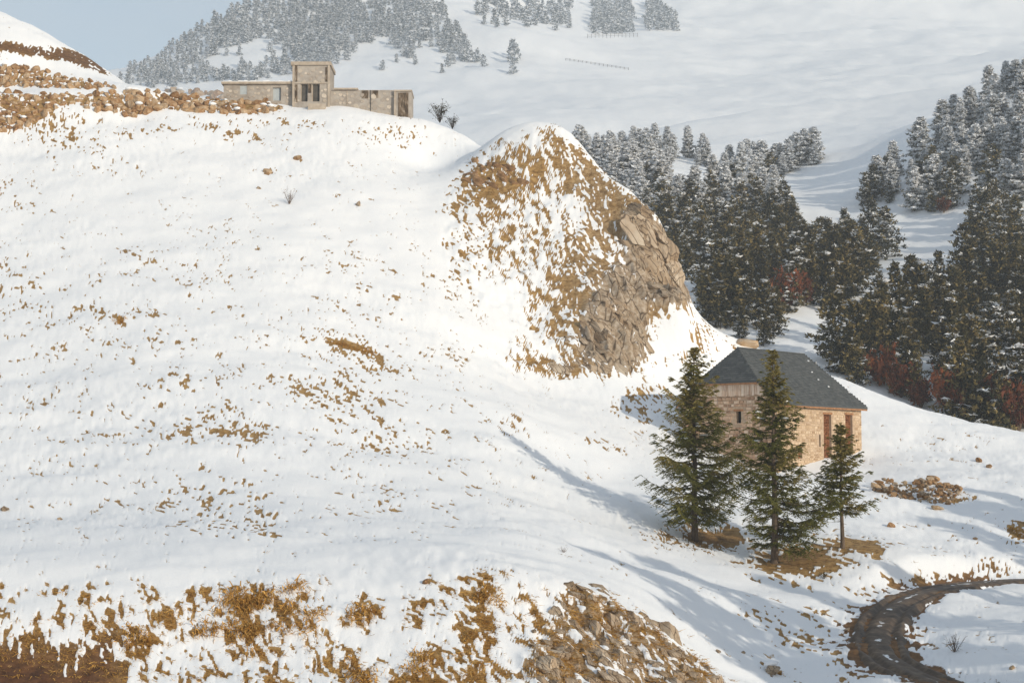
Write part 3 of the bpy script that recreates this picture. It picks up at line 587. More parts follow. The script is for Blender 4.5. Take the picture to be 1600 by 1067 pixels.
# ------------------------------------------------------------------ the barn
def barn():
    c = P(1215, 738, 132.0); t = empty('stone_barn', c, math.radians(50)); tag(t, 'old stone barn with grey slate half-hipped roof behind the firs', 'barn')
    Wd, L, ze, zr, zh, ov = 8.8, 13.4, 5.35, 9.9, 7.15, 0.42; sl = (zr - ze) / (Wd / 2 + ov); hw = Wd / 2
    gh = [(3.25, 3.72, 3.85, 4.78)]
    lh = [(7.15, 8.4, 1.0, 4.65), (10.7, 11.9, 1.1, 4.7), (6.4, 6.65, 2.05, 3.0), (9.2, 9.55, 1.5, 3.1), (3.1, 3.75, 1.1, 2.0)]
    zt = ze + 0.25
    # long wall (y = 0), gable (x = 0), back and far walls
    wall_boxes(MB(), L, -2.5, zt - .05, 0.6, lh, 'x').build('wall', M['mortar'], t)
    mb = wall_boxes(MB(), Wd - 1.2, -2.5, zt - .05, 0.6, [(h[0] - .6, h[1] - .6, h[2], h[3]) for h in gh], 'y')
    for v in mb.bm.verts: v.co.y += 0.6
    top = [(y, min(zr - abs(y - hw) * sl - .16, 6.6)) for y in np.linspace(0.05, Wd - .05, 25)]
    a = [mb.bm.verts.new((0.0, y, z)) for y, z in top] + [mb.bm.verts.new((0.0, y, zt - .05)) for y in (Wd - .05, .05)]
    b = [mb.bm.verts.new((0.6, v.co.y, v.co.z)) for v in a]
    mb.bm.faces.new(a); mb.bm.faces.new(b[::-1])
    for i in range(len(a)): mb.bm.faces.new((a[i], a[(i + 1) % len(a)], b[(i + 1) % len(a)], b[i]))
    mb.build('wall', M['mortar'], t)
    MB().box(0, L, Wd - .6, Wd, -2.5, zt - .05).build('wall', M['mortar'], t)
    MB().box(L - .6, L, .6, Wd - .6, -2.5, zt - .05).build('wall', M['mortar'], t)
    lim = lambda y: min(zr - abs(y - hw) * sl - .22, 6.05)
    s = stone_skin(MB(), Wd, -1.2, 6.05, [(h[0] - .06, h[1] + .06, h[2] - .05, h[3] + .2) for h in gh], axis='y', depth=.06, limit=lim).build('stonework', M['barn_stone'], t); tag(s, kind='stuff')
    s = stone_skin(MB(), L, -1.2, ze - .05, [(h[0] - .04, h[1] + .04, h[2] - .04, h[3] + .04) for h in lh], hr=(.14, .26), axis='x', depth=.03, skip=.10, limit=lambda x: ze - .05).build('stonework', M['barn_render'], t); tag(s, kind='stuff')
    # openings
    for h in gh:
        w = MB().box(.38, .43, h[0], h[1], h[2], h[3]).build('window', M['dark_glass'], t)
        MB().box(-.06, .3, h[0] - .2, h[1] + .2, h[3] + .003, h[3] + .17).build('lintel', M['timber'], w)
        MB().box(-.09, .25, h[0] - .08, h[1] + .08, h[2] - .06, h[2] - .003).build('sill', M['barn_stone'], w)
    for i, h in enumerate(lh):
        if i < 2:
            w = MB().box(h[0], h[1], .22, .3, h[2], h[3]).build('blocked_opening', M['brick_fill'], t)
            mb = stone_skin(MB(), h[1] - h[0], h[2], h[3], [], hr=(.1, .2), lr=(.15, .35), axis='x', depth=.05)
            for v in mb.bm.verts: v.co.x += h[0]; v.co.y += .22
            tag(mb.build('rubble_fill', M['brick_fill'], w), kind='stuff')
            MB().box(h[0] - .12, h[1] + .12, -.05, .3, h[3] + .003, h[3] + .16).build('lintel', M['timber'], w)
        elif i == 4:
            w = MB().box(h[0], h[1], .2, .26, h[2], h[3]).build('door', M['brick_fill'], t)
            MB().box(h[0] - .1, h[1] + .1, -.05, .25, h[3] + .003, h[3] + .14).build('lintel', M['timber'], w)
        else: MB().box(h[0], h[1], .35, .4, h[2], h[3]).build('window_slit', M['dark_glass'] if i == 2 else M['brick_fill'], t)
    # boarding under the hip
    y = hw - 4.05; k = 0
    while y < hw + 4.0:
        w = random.uniform(.19, .27); zt_ = min(zr - max(abs(y - hw), abs(y + w - hw)) * sl - .2, zh + .05)
        if zt_ > 6.1: MB().box(-.12 - random.uniform(0, .015), -.075, y + .006, y + w - .006, 6.0 + random.uniform(-.04, .05), zt_).build('board', M['board'], t)
        y += w
    # roof: slabs, then slates
    e0, e1 = -.35, L + .35; yf, yb = -ov, Wd + ov; rn, rf = 1.4, L - 1.6; hl = (zr - zh) / sl
    A = (e0, yf, ze); B = (e1, yf, ze); C_ = (rf, hw, zr); D_ = (rn, hw, zr); E_ = (e0, hw - hl, zh); A2 = (e0, yb, ze); B2 = (e1, yb, ze); E2 = (e0, hw + hl, zh)
    roof = bmesh.new(); vt = [roof.verts.new(p) for p in (A, B, C_, D_, E_, A2, B2, E2)]; vb = [roof.verts.new((p[0], p[1], p[2] - .14)) for p in (A, B, C_, D_, E_, A2, B2, E2)]
    for f in ((0, 1, 2, 3, 4), (6, 5, 7, 3, 2), (7, 4, 3), (1, 6, 2)):
        roof.faces.new([vt[i] for i in f]); roof.faces.new([vb[i] for i in f[::-1]])
    ring = (0, 1, 6, 5, 7, 4)
    for i in range(6): p, q = ring[i], ring[(i + 1) % 6]; roof.faces.new((vt[p], vb[p], vb[q], vt[q]))
    me = bpy.data.meshes.new('roof'); roof.to_mesh(me); roof.free(); me.materials.append(M['slate']); ro = meshobj('roof', me, t)
    def slates(poly, mb, ex=.21, wd=.30):
        p = [Vector(q) for q in poly]; s = (p[1] - p[0]).normalized(); nrm = s.cross(p[2] - p[0]).normalized(); up = nrm.cross(s)
        if nrm.z < 0: nrm = -nrm; up = nrm.cross(s)
        if up.z < 0: up = -up
        q2 = [((q - p[0]).dot(s), (q - p[0]).dot(up)) for q in p]; tmax = max(q[1] for q in q2); k = 0; tt = 0.0
        while tt < tmax - .02:
            xs = []
            for i in range(len(q2)):
                a, b2 = q2[i], q2[(i + 1) % len(q2)]; tm = tt + .1
                if (a[1] > tm) != (b2[1] > tm): xs.append(a[0] + (b2[0] - a[0]) * (tm - a[1]) / (b2[1] - a[1]))
            if len(xs) >= 2:
                x0, x1 = min(xs), max(xs); x = x0 - (wd / 2 if k % 2 else 0)
                while x < x1:
                    a, b2 = max(x, x0) + .004, min(x + wd, x1) - .004
                    if b2 - a > .05:
                        lift = .022 + random.uniform(0, .008); t0 = tt + random.uniform(-.006, .006); t1 = min(tt + ex * 1.25, tmax)
                        g = lambda ss, tq, hq: p[0] + s * ss + up * tq + nrm * hq
                        mb.hexa([g(a, t0, .004), g(a, t0, lift + .014), g(a, t1, .002), g(a, t1, .008), g(b2, t0, .004), g(b2, t0, lift + .014), g(b2, t1, .002), g(b2, t1, .008)])
                    x += wd
            tt += ex; k += 1
    mb = MB()
    for poly in ((A, B, C_, D_, E_), (E2, E_, D_), (B2, A2, E2, D_, C_), (B, B2, C_)): slates(poly, mb)
    s = mb.build('slates', M['slate'], ro); tag(s, kind='stuff')
    MB().tube(Vector(D_) + Vector((-.05, 0, .03)), Vector(C_) + Vector((.05, 0, .03)), .06, .06, 6).build('ridge_cap', M['slate'], ro)
    MB().box(e0 + .02, e1 - .02, yf + .02, yf + .07, ze - .27, ze - .145).build('fascia', M['timber'], ro)
    MB().box(e0 + .02, e0 + .08, hw - hl + .1, hw + hl - .1, zh - .28, zh - .15).build('fascia', M['timber'], ro)
    for sgn in (-1, 1):
        ya, yb_ = hw + sgn * (hl + .02), hw + sgn * (hw + ov - .02)
        za, zb = zh - .15, ze - .15
        MB().hexa([(e0 + .03, ya, za - .13), (e0 + .03, ya, za - .0), (e0 + .03, yb_, zb - .13), (e0 + .03, yb_, zb), (e0 + .08, ya, za - .13), (e0 + .08, ya, za), (e0 + .08, yb_, zb - .13), (e0 + .08, yb_, zb)]).build('bargeboard', M['timber'], ro)
    fl = MB().tube((L - .6, 3.9, 7.6), (L - .6, 3.9, 9.2), .07, .07, 8).build('flue_pipe', M['metal'], ro)
    MB().tube((L - .6, 3.9, 9.21), (L - .6, 3.9, 9.31), .12, .1, 8).build('cowl', M['metal'], fl)
    for (x, y) in ((11.2, 3.7), (9.9, 2.6), (9.7, 1.9), (10.3, 1.3), (13.0, .9)):
        z = zr - (hw - y) * sl
        meshobj('snow_lump', ROCKS_SNOW, ro, (x, y, z + .05), (0, 0, x), (.13, .1, .07))
    # low snow-topped footing along the gable
    MB().hexa([(-.9, .3, -1.5), (-.9, .3, 0.35), (-.9, 6.5, -1.5), (-.9, 6.5, 1.35), (-.65, .3, -1.5), (-.65, .3, .35), (-.65, 6.5, -1.5), (-.65, 6.5, 1.35)]).build('footing_wall', M['mortar'], t)
barn()

# ------------------------------------------------------------------ ruin on the upper terrace
M['concrete'] = noise_mat('pale_concrete', [(0.3, (0.33, 0.27, 0.21)), (0.7, (0.50, 0.43, 0.35))], 1.6, bs=0.4)
M['render'] = noise_mat('grey_mortar_wall', [(0.25, (0.24, 0.20, 0.165)), (0.5, (0.36, 0.32, 0.28)), (0.75, (0.46, 0.42, 0.37))], 1.4, bs=0.5)
M['pale_stone'] = island_mat('pale_wall_stone', [(0.2, (0.33, 0.28, 0.235)), (0.55, (0.46, 0.40, 0.33)), (0.85, (0.62, 0.54, 0.45))])
M['stain'] = noise_mat('dark_stain_render', [(0.42, (0.06, 0.042, 0.028)), (0.55, (0.16, 0.115, 0.075)), (0.66, (0.36, 0.31, 0.26))], 2.2, bs=0.5, stretch=(1.5, 1, .5))
M['shutter'] = noise_mat('blue_grey_shutter', [(0.3, (0.36, 0.40, 0.42)), (0.7, (0.46, 0.50, 0.52))], 3, bs=0.1)
M['door_dark'] = noise_mat('dark_grey_door', [(0.3, (0.06, 0.055, 0.05)), (0.7, (0.12, 0.108, 0.095))], 2, bs=0.1)
def ruin():
    c = Vector(P(480, 165, 190.0)); t = empty('stone_ruin', c); tag(t, 'roofless-looking stone ruin with square tower on the upper terrace', 'ruin')
    k = F / 190.0; X = lambda u: (u - 480) / k; Z = lambda v: (165 - v) / k
    def skin(u0, u1, v0, v1, y, dens, holes=(), rr=(.16, .36)):
        mb = MB(); n = int((u1 - u0) * (v1 - v0) / k / k * dens); put = []
        for _ in range(n * 8):
            x, z, r = random.uniform(X(u0) + .15, X(u1) - .15), random.uniform(Z(v1), Z(v0) - .15), random.uniform(*rr)
            if any((x - a) ** 2 + (z - b) ** 2 < (r + q) ** 2 * .8 for a, b, q in put) or x - r < X(u0) or x + r > X(u1) or z + r > Z(v0): continue
            if any(X(h[0]) < x + r and X(h[1]) > x - r and Z(h[3]) < z + r and Z(h[2]) > z - r for h in holes): continue
            put.append((x, z, r)); m_ = random.randint(6, 8); ph = random.uniform(0, 6); dep = random.uniform(.02, .06); ring = []
            for i in range(m_):
                a = ph + 2 * math.pi * i / m_; q = r * random.uniform(.75, 1.1); ring.append((x + q * math.cos(a), z + .8 * q * math.sin(a)))
            f0 = [mb.bm.verts.new((a, y + .02, b)) for a, b in ring]; f1 = [mb.bm.verts.new((x + (a - x) * .85, y - dep, z + (b - z) * .85)) for a, b in ring]
            mb.bm.faces.new(f1)
            for i in range(m_): mb.bm.faces.new((f0[i], f0[(i + 1) % m_], f1[(i + 1) % m_], f1[i]))
            if len(put) > n: break
        tag(mb.build('stonework', M['pale_stone'], t), kind='stuff')
    def wall(u0, u1, v0, y0, y1, holes=(), mat='render'):
        mb = wall_boxes(MB(), X(u1) - X(u0), -3.2, Z(v0), .4, [(X(h[0]) - X(u0), X(h[1]) - X(u0), Z(h[3]), Z(h[2])) for h in holes], 'x', y0)
        for v in mb.bm.verts: v.co.x += X(u0)
        mb.box(X(u0), X(u0) + .4, y0 + .4, y1, -3.2, Z(v0)); mb.box(X(u1) - .4, X(u1), y0 + .4, y1, -3.2, Z(v0)); mb.box(X(u0) + .4, X(u1) - .4, y1 - .4, y1, -3.2, Z(v0))
        return mb.build('wall', M[mat], t)
    # left wing
    hl_ = [(425, 438, 136, 157), (373, 384, 133, 147)]
    wall(347, 457, 131, .15, 5.0, hl_); skin(386, 424, 133, 160, .15, 6); skin(440, 456, 133, 160, .15, 6); skin(349, 372, 133, 160, .15, 4)
    r = MB().box(X(344), X(456.5), -.2, 5.3, Z(131) + .003, Z(127.5)).build('roof_slab', M['concrete'], t)
    mb = MB(); n = 22
    for i in range(n):
        a, b = X(345 + i * 110 / n), X(345 + (i + 1) * 110 / n); h = .05 + .12 * random.random() ** 2; mb.box(a, b - .001, -.12, 5.0, Z(127.5) + .002, Z(127.5) + h)
    mb.build('snow_layer', M['snow'], r)
    w = MB().box(X(425), X(438), .38, .44, Z(157), Z(136)).build('door', M['shutter'], t); MB().box(X(437), X(438) - .005, .2, .37, Z(157), Z(136)).build('frame', M['door_dark'], w)
    MB().box(X(373), X(384), .2, .26, Z(147), Z(133)).build('window_infill', M['shutter'], t)
    # tower
    ht = [(470, 481, 132, 160), (488, 500, 132, 160)]
    wall(457, 516, 102, -.35, 4.3, ht); skin(461, 512, 104, 129, -.35, 3.0, (), (.2, .42)); skin(501, 513, 134, 162, -.35, 4); skin(458, 469, 134, 162, -.35, 3)
    MB().box(X(454.5), X(518), -.55, 4.5, Z(102) + .003, Z(96.5)).build('roof_slab', M['concrete'], t)
    MB().box(X(456), X(517), -.46, -.353, Z(131.5), Z(129.8)).build('string_course', M['concrete'], t)
    for u in (457, 512.6): MB().box(X(u), X(u + 3.4), -.44, -.353, -1.5, Z(102)).build('corner_pilaster', M['concrete'], t)
    MB().box(X(461), X(464.5), -.42, -.353, Z(128), Z(103)).build('stain_strip', M['stain'], t); MB().box(X(461), X(465), -.42, -.353, Z(161), Z(133)).build('stain_strip', M['stain'], t)
    MB().box(X(509), X(512), -.42, -.353, Z(128), Z(105)).build('stain_strip', M['stain'], t)
    for h in ht:
        w = MB().box(X(h[0]), X(h[1]), -.06, 0, Z(h[3]), Z(h[2])).build('door', M['door_dark'], t)
        MB().box(X(h[0]), X(h[0]) + .07, -.2, -.07, Z(h[3]), Z(h[2])).build('frame', M['concrete'], w)
        MB().box(X(h[1]) - .06, X(h[1]), -.2, -.07, Z(h[3]), Z(h[2])).build('frame', M['dark_glass'], w)
    MB().box(X(482), X(487), -.42, -.353, Z(146), Z(132)).build('stain_strip', M['stain'], t)
    st = MB().box(X(484), X(511), -1.6, -.46, -1.8, Z(167)).build('entrance_step', M['concrete'], t)
    # right wing
    wall(516.2, 618, 139.5, .3, 4.6); skin(520, 617, 142, 178, .3, 3.2, (), (.18, .42))
    r = MB().box(X(522), X(560), -.05, 4.8, Z(139.5) + .003, Z(137)).build('roof_slab', M['concrete'], t); meshobj('snow_layer', ROCKS_SNOW, r, (X(550), 1.0, Z(137)), (0, 0, 0), (.75, .8, .22))
    MB().box(X(579.4), X(580.8), .22, .297, -1.5, Z(140)).build('joint_strip', M['door_dark'], t); MB().box(X(542), X(543), .24, .297, -1.5, Z(140)).build('joint_strip', M['concrete'], t)
    MB().box(X(566), X(576), .25, .297, Z(153), Z(140.5)).build('stain_strip', M['stain'], t); MB().box(X(583), X(592), .25, .297, Z(152), Z(140.5)).build('stain_strip', M['stain'], t)
    wall(618.3, 645, 143, 0.0, 3.6); MB().box(X(617.5), X(646), -.15, 3.8, Z(143) + .003, Z(140.5)).build('roof_slab', M['concrete'], t)
    MB().box(X(624), X(640), -.06, -.003, -1.5, Z(145)).build('stain_strip', M['stain'], t); MB().box(X(617.4), X(620), -.08, -.003, -1.5, Z(143)).build('corner_pilaster', M['concrete'], t)
ruin()

# ruined dry-stone wall below the barn
def dry_wall():
    c = spot(1430, 772); t = empty('ruined_stone_wall', c); tag(t, 'low ruined dry-stone wall in the snow right of the small fir', 'stone wall')
    for u, v in sorted(sample_poly([(1362,760),(1395,758),(1425,765),(1440,755),(1470,758),(1500,762),(1503,772),(1480,787),(1440,782),(1395,776),(1365,768)], 170, 4.6, 21), key=lambda q: q[1]):
        q = spot(u, v, 100); s = random.uniform(7, 15) / (F / q.y) / 2
        put_rock(t, c, random.choice(('boulder', 'rock', 'orange_rock')), q + Vector((0, 0, s * .3 + random.choice((0, 0, .22, .4)))), (s * 1.25, s, s * .85), (random.uniform(-.4, .4), random.uniform(-.4, .4), random.uniform(0, 6)), 'wall_stone')
    for u, v, s in ((1437,757,22),(1458,752,24),(1388,768,24),(1368,764,16)):
        q = spot(u, v, 100); s = s / (F / q.y) / 2; put_rock(t, c, 'boulder', q + Vector((0, 0, s * .3)), (s * 1.2, s, s * .7), (0, .2, u), 'wall_stone')
dry_wall()

# ------------------------------------------------------------------ vegetation
def leaf_mat(name, stops, scale=0.8, rnd=0.3, transl=0.3):
    m = noise_mat(name, stops, scale, 0.7, 4, bs=0, rnd=rnd); n = m.node_tree; b = n.nodes['Principled BSDF']; b.inputs['Specular IOR Level'].default_value = 0.2
    tr = n.nodes.new('ShaderNodeBsdfTranslucent'); mx = n.nodes.new('ShaderNodeMixShader'); mx.inputs[0].default_value = transl
    n.links.new(b.inputs['Base Color'].links[0].from_socket, tr.inputs['Color']); n.links.new(b.outputs[0], mx.inputs[1]); n.links.new(tr.outputs[0], mx.inputs[2])
    n.links.new(mx.outputs[0], n.nodes['Material Output'].inputs['Surface']); return m
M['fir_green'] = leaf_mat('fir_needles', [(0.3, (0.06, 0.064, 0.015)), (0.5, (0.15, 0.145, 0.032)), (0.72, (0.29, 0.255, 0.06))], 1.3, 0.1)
M['fir_sunlit'] = leaf_mat('fir_sunlit_needles', [(0.3, (0.17, 0.14, 0.035)), (0.6, (0.30, 0.24, 0.07)), (0.8, (0.38, 0.30, 0.11))], 1.3, 0.1)  # sun on the fir tops painted into a yellower needle colour
M['pine_green'] = leaf_mat('pine_needles', [(0.3, (0.018, 0.018, 0.007)), (0.5, (0.045, 0.041, 0.015)), (0.75, (0.095, 0.08, 0.03))], 0.4, 0.35, 0.12)
M['pine_lit'] = leaf_mat('pine_lit_needles', [(0.3, (0.13, 0.10, 0.035)), (0.7, (0.27, 0.20, 0.075))], 0.4, 0.35, 0.12)  # sunlit look of the crowns put into the colour of the outer needles
M['frost_green'] = leaf_mat('frosted_needles', [(0.3, (0.11, 0.13, 0.135)), (0.55, (0.27, 0.30, 0.32)), (0.8, (0.52, 0.55, 0.58))], 0.15, 0.3)
M['russet'] = leaf_mat('russet_leaves', [(0.3, (0.11, 0.030, 0.012)), (0.55, (0.25, 0.075, 0.026)), (0.8, (0.38, 0.15, 0.055))], 0.8, 0.3)
M['twig'] = noise_mat('bare_twig', [(0.3, (0.09, 0.06, 0.045)), (0.7, (0.2, 0.14, 0.1))], 3, bs=0)
class Leaves:
    def __init__(s): s.V = []; s.F = []; s.m = []; s.n = 0
    def tris(s, P0, P1, P2, mat):     # arrays (k,3)
        k = len(P0); s.V.append(np.stack([P0, P1, P2], 1).reshape(-1, 3)); s.F.append(np.arange(3 * k).reshape(k, 3) + s.n); s.n += 3 * k
        s.m.append(np.full(k, mat, np.int32))
    def tube(s, pts, rad, mat, n=5):
        pts = np.asarray(pts, float); k = len(pts); T = np.gradient(pts, axis=0); T /= np.linalg.norm(T, axis=1)[:, None] + 1e-9
        ref = np.array([0.3, 0.2, 1.0]) if abs(T[0, 2]) < 0.8 else np.array([1.0, 0.1, 0]); A = np.cross(T, ref); A /= np.linalg.norm(A, axis=1)[:, None] + 1e-9; B = np.cross(T, A)
        an = np.linspace(0, 2 * math.pi, n, endpoint=False); R = np.asarray(rad, float)[:, None, None]
        ring = pts[:, None, :] + R * (np.cos(an)[None, :, None] * A[:, None, :] + np.sin(an)[None, :, None] * B[:, None, :])
        I = np.arange(k * n).reshape(k, n) + s.n; J = np.roll(I, -1, 1)
        f = np.concatenate([np.stack([I[:-1].ravel(), J[:-1].ravel(), J[1:].ravel()], 1), np.stack([I[:-1].ravel(), J[1:].ravel(), I[1:].ravel()], 1)])
        s.V.append(ring.reshape(-1, 3)); s.F.append(f); s.m.append(np.full(len(f), mat, np.int32)); s.n += k * n
    def mesh(s, name, mats): return mk_mesh(name, np.concatenate(s.V), np.concatenate(s.F), mats, np.concatenate(s.m))
def unit(a): return a / (np.linalg.norm(a, axis=-1, keepdims=True) + 1e-9)

def hero_fir(name, u, v, d0, H, R, label, seed, bare_to=0.12, lean=0.0, thin=1.0):
    rg = np.random.default_rng(seed); base = spot(u, v, d0); t = empty(name, base); tag(t, label, 'fir tree', 'three firs in front of the barn')
    tr = Leaves(); hs = np.linspace(-0.4, H * .985, 26)
    wob = np.stack([0.03 * np.sin(hs * .9 + seed) + lean * hs, 0.03 * np.cos(hs * .7 + seed), hs], 1)
    rad = np.maximum(0.012, (0.017 * H) * (1 - np.clip(hs, 0, H) / H) ** 0.9 + .01) * (1 + .5 * np.exp(-np.clip(hs + .4, 0, 9) * 3)); tr.tube(wob, rad, 0, 9)
    meshobj('trunk', tr.mesh('trunk', [M['bark']]), t)
    lv = Leaves(); br = Leaves(); h = bare_to * H; nb = 0; snows = []
    axis = lambda z: np.array([np.interp(z, hs, wob[:, 0]), np.interp(z, hs, wob[:, 1]), z])
    lob = [(rg.integers(1, 5), rg.uniform(0, 6.28), rg.uniform(2, 9), rg.uniform(.08, .16)) for _ in range(6)]
    def branch(h, f, L, az, mat, k=7):
        dirx = np.array([math.cos(az), math.sin(az), 0]); s = np.linspace(0, 1, k)
        up0 = np.interp(f, [0, .4, .75, 1], [-.30, -.05, .30, .85]) + rg.uniform(-.14, .14)
        p = axis(h)[None] + dirx[None] * (s * L)[:, None] + np.array([-dirx[1], dirx[0], 0])[None] * (s ** 2 * L * rg.uniform(-.18, .18))[:, None]
        p[:, 2] += L * (up0 * s + .42 * s ** 3 * (1 - f) - .34 * s * (1 - s) * (1 - f))
        br.tube(p, np.linspace(.011 * H / 8 * (L + .3) / 1.6 + .006, .005, k), 0, 4)
        side = np.array([-dirx[1], dirx[0], 0]); step = 0.125 * thin; nt_ = max(3, int(L * .93 / step)); q = np.sort(rg.uniform(.10 if f > .5 else .20, 1.0, nt_)); q[-1] = 1.0
        c = np.stack([np.interp(q, s, p[:, j]) for j in range(3)], 1); tl = L * (.10 + .36 * np.sin(np.pi * np.clip(q * .85 + .06, 0, 1)) ** .8) * rg.uniform(.45, 1.35, nt_) * (1 - .3 * q); tl = np.clip(tl, .10, .95)
        for sg in (-1, 1):
            td = unit(dirx[None] * rg.uniform(.5, 1.1, (nt_, 1)) + sg * side[None] * rg.uniform(.5, 1.1, (nt_, 1)) + np.array([0, 0, 1.0])[None] * rg.uniform(-.75, .05, (nt_, 1)) * (1 - .6 * f)); m_ = 6; ss = (np.arange(m_) + .5) / m_
            a = c[:, None] + td[:, None] * (tl[:, None] * ss[None])[..., None]; a[..., 2] -= .12 * (tl[:, None] * ss[None] ** 2)
            for side2 in (-1, 1):
                nd = unit(td[:, None] * .9 + side2 * np.cross(td, [0, 0, 1.0])[:, None] * rg.uniform(.4, 1.0, (nt_, m_, 1)) + np.array([0, 0, 1.0]) * rg.uniform(-.5, .5, (nt_, m_, 1)))
                ln = rg.uniform(.11, .23, (nt_, m_, 1)) * (.75 + .25 * H / 12); wv = unit(np.cross(nd, rg.normal(0, 1, (nt_, m_, 3)))) * rg.uniform(.020, .040, (nt_, m_, 1))
                lv.tris((a - wv).reshape(-1, 3), (a + wv).reshape(-1, 3), (a + nd * ln).reshape(-1, 3), mat)
        m_ = int(L * 16) + 4; qq = rg.uniform(.15, 1.0, m_); a = np.stack([np.interp(qq, s, p[:, j]) for j in range(3)], 1); nd = unit(dirx[None] + rg.normal(0, .55, (m_, 3)))
        wv = unit(np.cross(nd, rg.normal(0, 1, (m_, 3)))) * .03; lv.tris(a - wv, a + wv, a + nd * rg.uniform(.12, .22, (m_, 1)), mat)
        if rg.random() < .11 and .15 < f < .75 and L > .8: snows.append((c[int(nt_ * .7)], az))
    while h < H * .985:
        f = h / H; prof = R * (1 - f) ** 0.92 * min(1.0, 0.62 + (f - bare_to) * 2.4); n = 5 if f < .85 else 4; ph = rg.uniform(0, 6.28); wl = rg.uniform(.82, 1.12)
        gapz = (0.46 + .16 * rg.random()) * (1 - .42 * f) * H / 12 * thin ** .5
        for i in range(n + (rg.random() < .6)):
            az = ph + 2 * math.pi * i / n + rg.uniform(-.45, .45); L = prof * wl * rg.uniform(.55, 1.22) * (1 + sum(a_ * math.sin(k_ * az + b_ + f * c_) for k_, b_, c_, a_ in lob)) + .10
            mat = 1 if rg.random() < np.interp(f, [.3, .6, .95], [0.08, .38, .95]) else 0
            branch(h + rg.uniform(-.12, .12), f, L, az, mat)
            if rg.random() < .55: branch(h + gapz * rg.uniform(.3, .7), f, L * rg.uniform(.3, .6), az + rg.uniform(.3, .9), mat, 5)
        h += gapz
    for i in range(5):                # dead lower limbs
        az = rg.uniform(0, 6.28); z = bare_to * H * rg.uniform(.45, 1.0); k = np.linspace(0, 1, 4)[:, None]; L = rg.uniform(.5, 1.3) * H / 12
        br.tube(axis(z)[None] + np.array([math.cos(az), math.sin(az), -.15])[None] * k * L + rg.normal(0, .03, (4, 3)) * k, [.02, .014, .01, .004], 0, 4)
    top = axis(H * .98); m_ = 60; a = top + np.stack([rg.normal(0, .02, m_), rg.normal(0, .02, m_), rg.uniform(-.7, .22, m_)], 1); nd = unit(rg.normal(0, 1, (m_, 3)) * [1, 1, .3] + [0, 0, .9]); wv = unit(np.cross(nd, rg.normal(0, 1, (m_, 3)))) * .022
    lv.tris(a - wv, a + wv, a + nd * .17, 1)
    meshobj('branches', br.mesh('branches', [M['bark']]), t); meshobj('crown', lv.mesh('crown', [M['fir_green'], M['fir_sunlit']]), t)
    for c, az in snows: meshobj('bough_snow', ROCKS_SNOW, t, Vector(c) + Vector((0, 0, .05)), (0, 0, az), (rg.uniform(.16, .38), rg.uniform(.10, .2), .07))
    return t
hero_fir('fir_tree', 1086, 842, 90, 12.3, 4.5, 'largest fir, broad crown, leftmost of the three in front of the barn', 3, .125)
hero_fir('fir_tree', 1211, 877, 90, 12.9, 3.9, 'tall slim fir in the middle, hiding the corner of the barn', 5, .10)
hero_fir('fir_tree', 1316, 856, 90, 7.7, 3.1, 'smallest fir, thin trunk bare below, right of the other two', 8, .30, thin=1.25)
# firs standing just outside the picture on the right: only their long shadows reach in
def pine_mesh(seed, snow, nb=85, spread=.25, round_=0.75, clump=.040, tufts=8, lo=.06, leafmats=None, nleaf=4):
    rg = np.random.default_rng(seed); lv = Leaves(); pa = rg.uniform(0, 6.28); ph = rg.uniform(0, 6.28, 4)
    for i in range(nb):
        f = lo + (1 - lo) * ((i + rg.random()) / nb) ** 1.05; az = i * 2.399 + rg.uniform(-.5, .5); g = (f - lo) / (1 - lo)
        pr = spread * min(1, g * 6 + .5) * (1 - g ** 1.12) ** round_ * (1 + .2 * math.cos(az - pa) + .16 * math.sin(2 * az + ph[0] + 9 * g) + .13 * math.sin(17 * g + ph[1])); L = pr * rg.uniform(.5, 1.2) + .012
        d = np.array([math.cos(az), math.sin(az), rg.uniform(-.2, .4) + .5 * g]); k = max(3, int(tufts * (.4 + .6 * L / spread)))
        q = rg.uniform(.25, 1, k); q[0] = 1; a = np.array([0, 0, f * .97]) + d * (q * L)[:, None] + rg.normal(0, .010, (k, 3)); a[:, 2] -= .12 * q ** 2 * L
        for _ in range(nleaf):
            n1 = unit(rg.normal(0, 1, (k, 3)) + d * .9 + [0, 0, .5]); w = unit(np.cross(n1, rg.normal(0, 1, (k, 3)))) * clump * rg.uniform(.28, .55, (k, 1)); c = a + rg.normal(0, clump * .35, (k, 3))
            out = q > .72
            for sel, mt in ((~out, 0), (out, 1 if rg.random() < .5 else 0)):
                if sel.any(): lv.tris((c - w)[sel], (c + w)[sel], (c + n1 * clump * rg.uniform(.7, 1.6, (k, 1)))[sel], mt)
        if snow and rg.random() < snow:              # snow lies on whole boughs, not evenly
            qs = rg.uniform(.4, 1.1, 6 if snow > .9 else 2); kk = 12 if snow > .9 else 7
            for qq in qs:
                c0 = np.array([0, 0, f * .97]) + d * qq * L; c0[2] += -.12 * qq * qq * L + clump * .4
                c = c0 + rg.normal(0, clump * .42, (kk, 3)) * [1, 1, .45]; r = rg.normal(0, clump * .6, (kk, 3)) * [1, 1, .6]; r2 = rg.normal(0, clump * .6, (kk, 3)) * [1, 1, .6]
                lv.tris(c - r, c + r, c + r2, 2)
    return lv.mesh('crown', leafmats or [M['pine_green'], M['pine_lit'], M['snow']])
def trunk_mesh(r=.011):
    lv = Leaves(); z = np.linspace(-.06, .93, 7); lv.tube(np.stack([.006 * np.sin(z * 7), .006 * np.cos(z * 5), z], 1), r * (1.05 - z) + .001, 0, 6); return lv.mesh('trunk', [M['dark_bark']])
TRUNK = trunk_mesh()
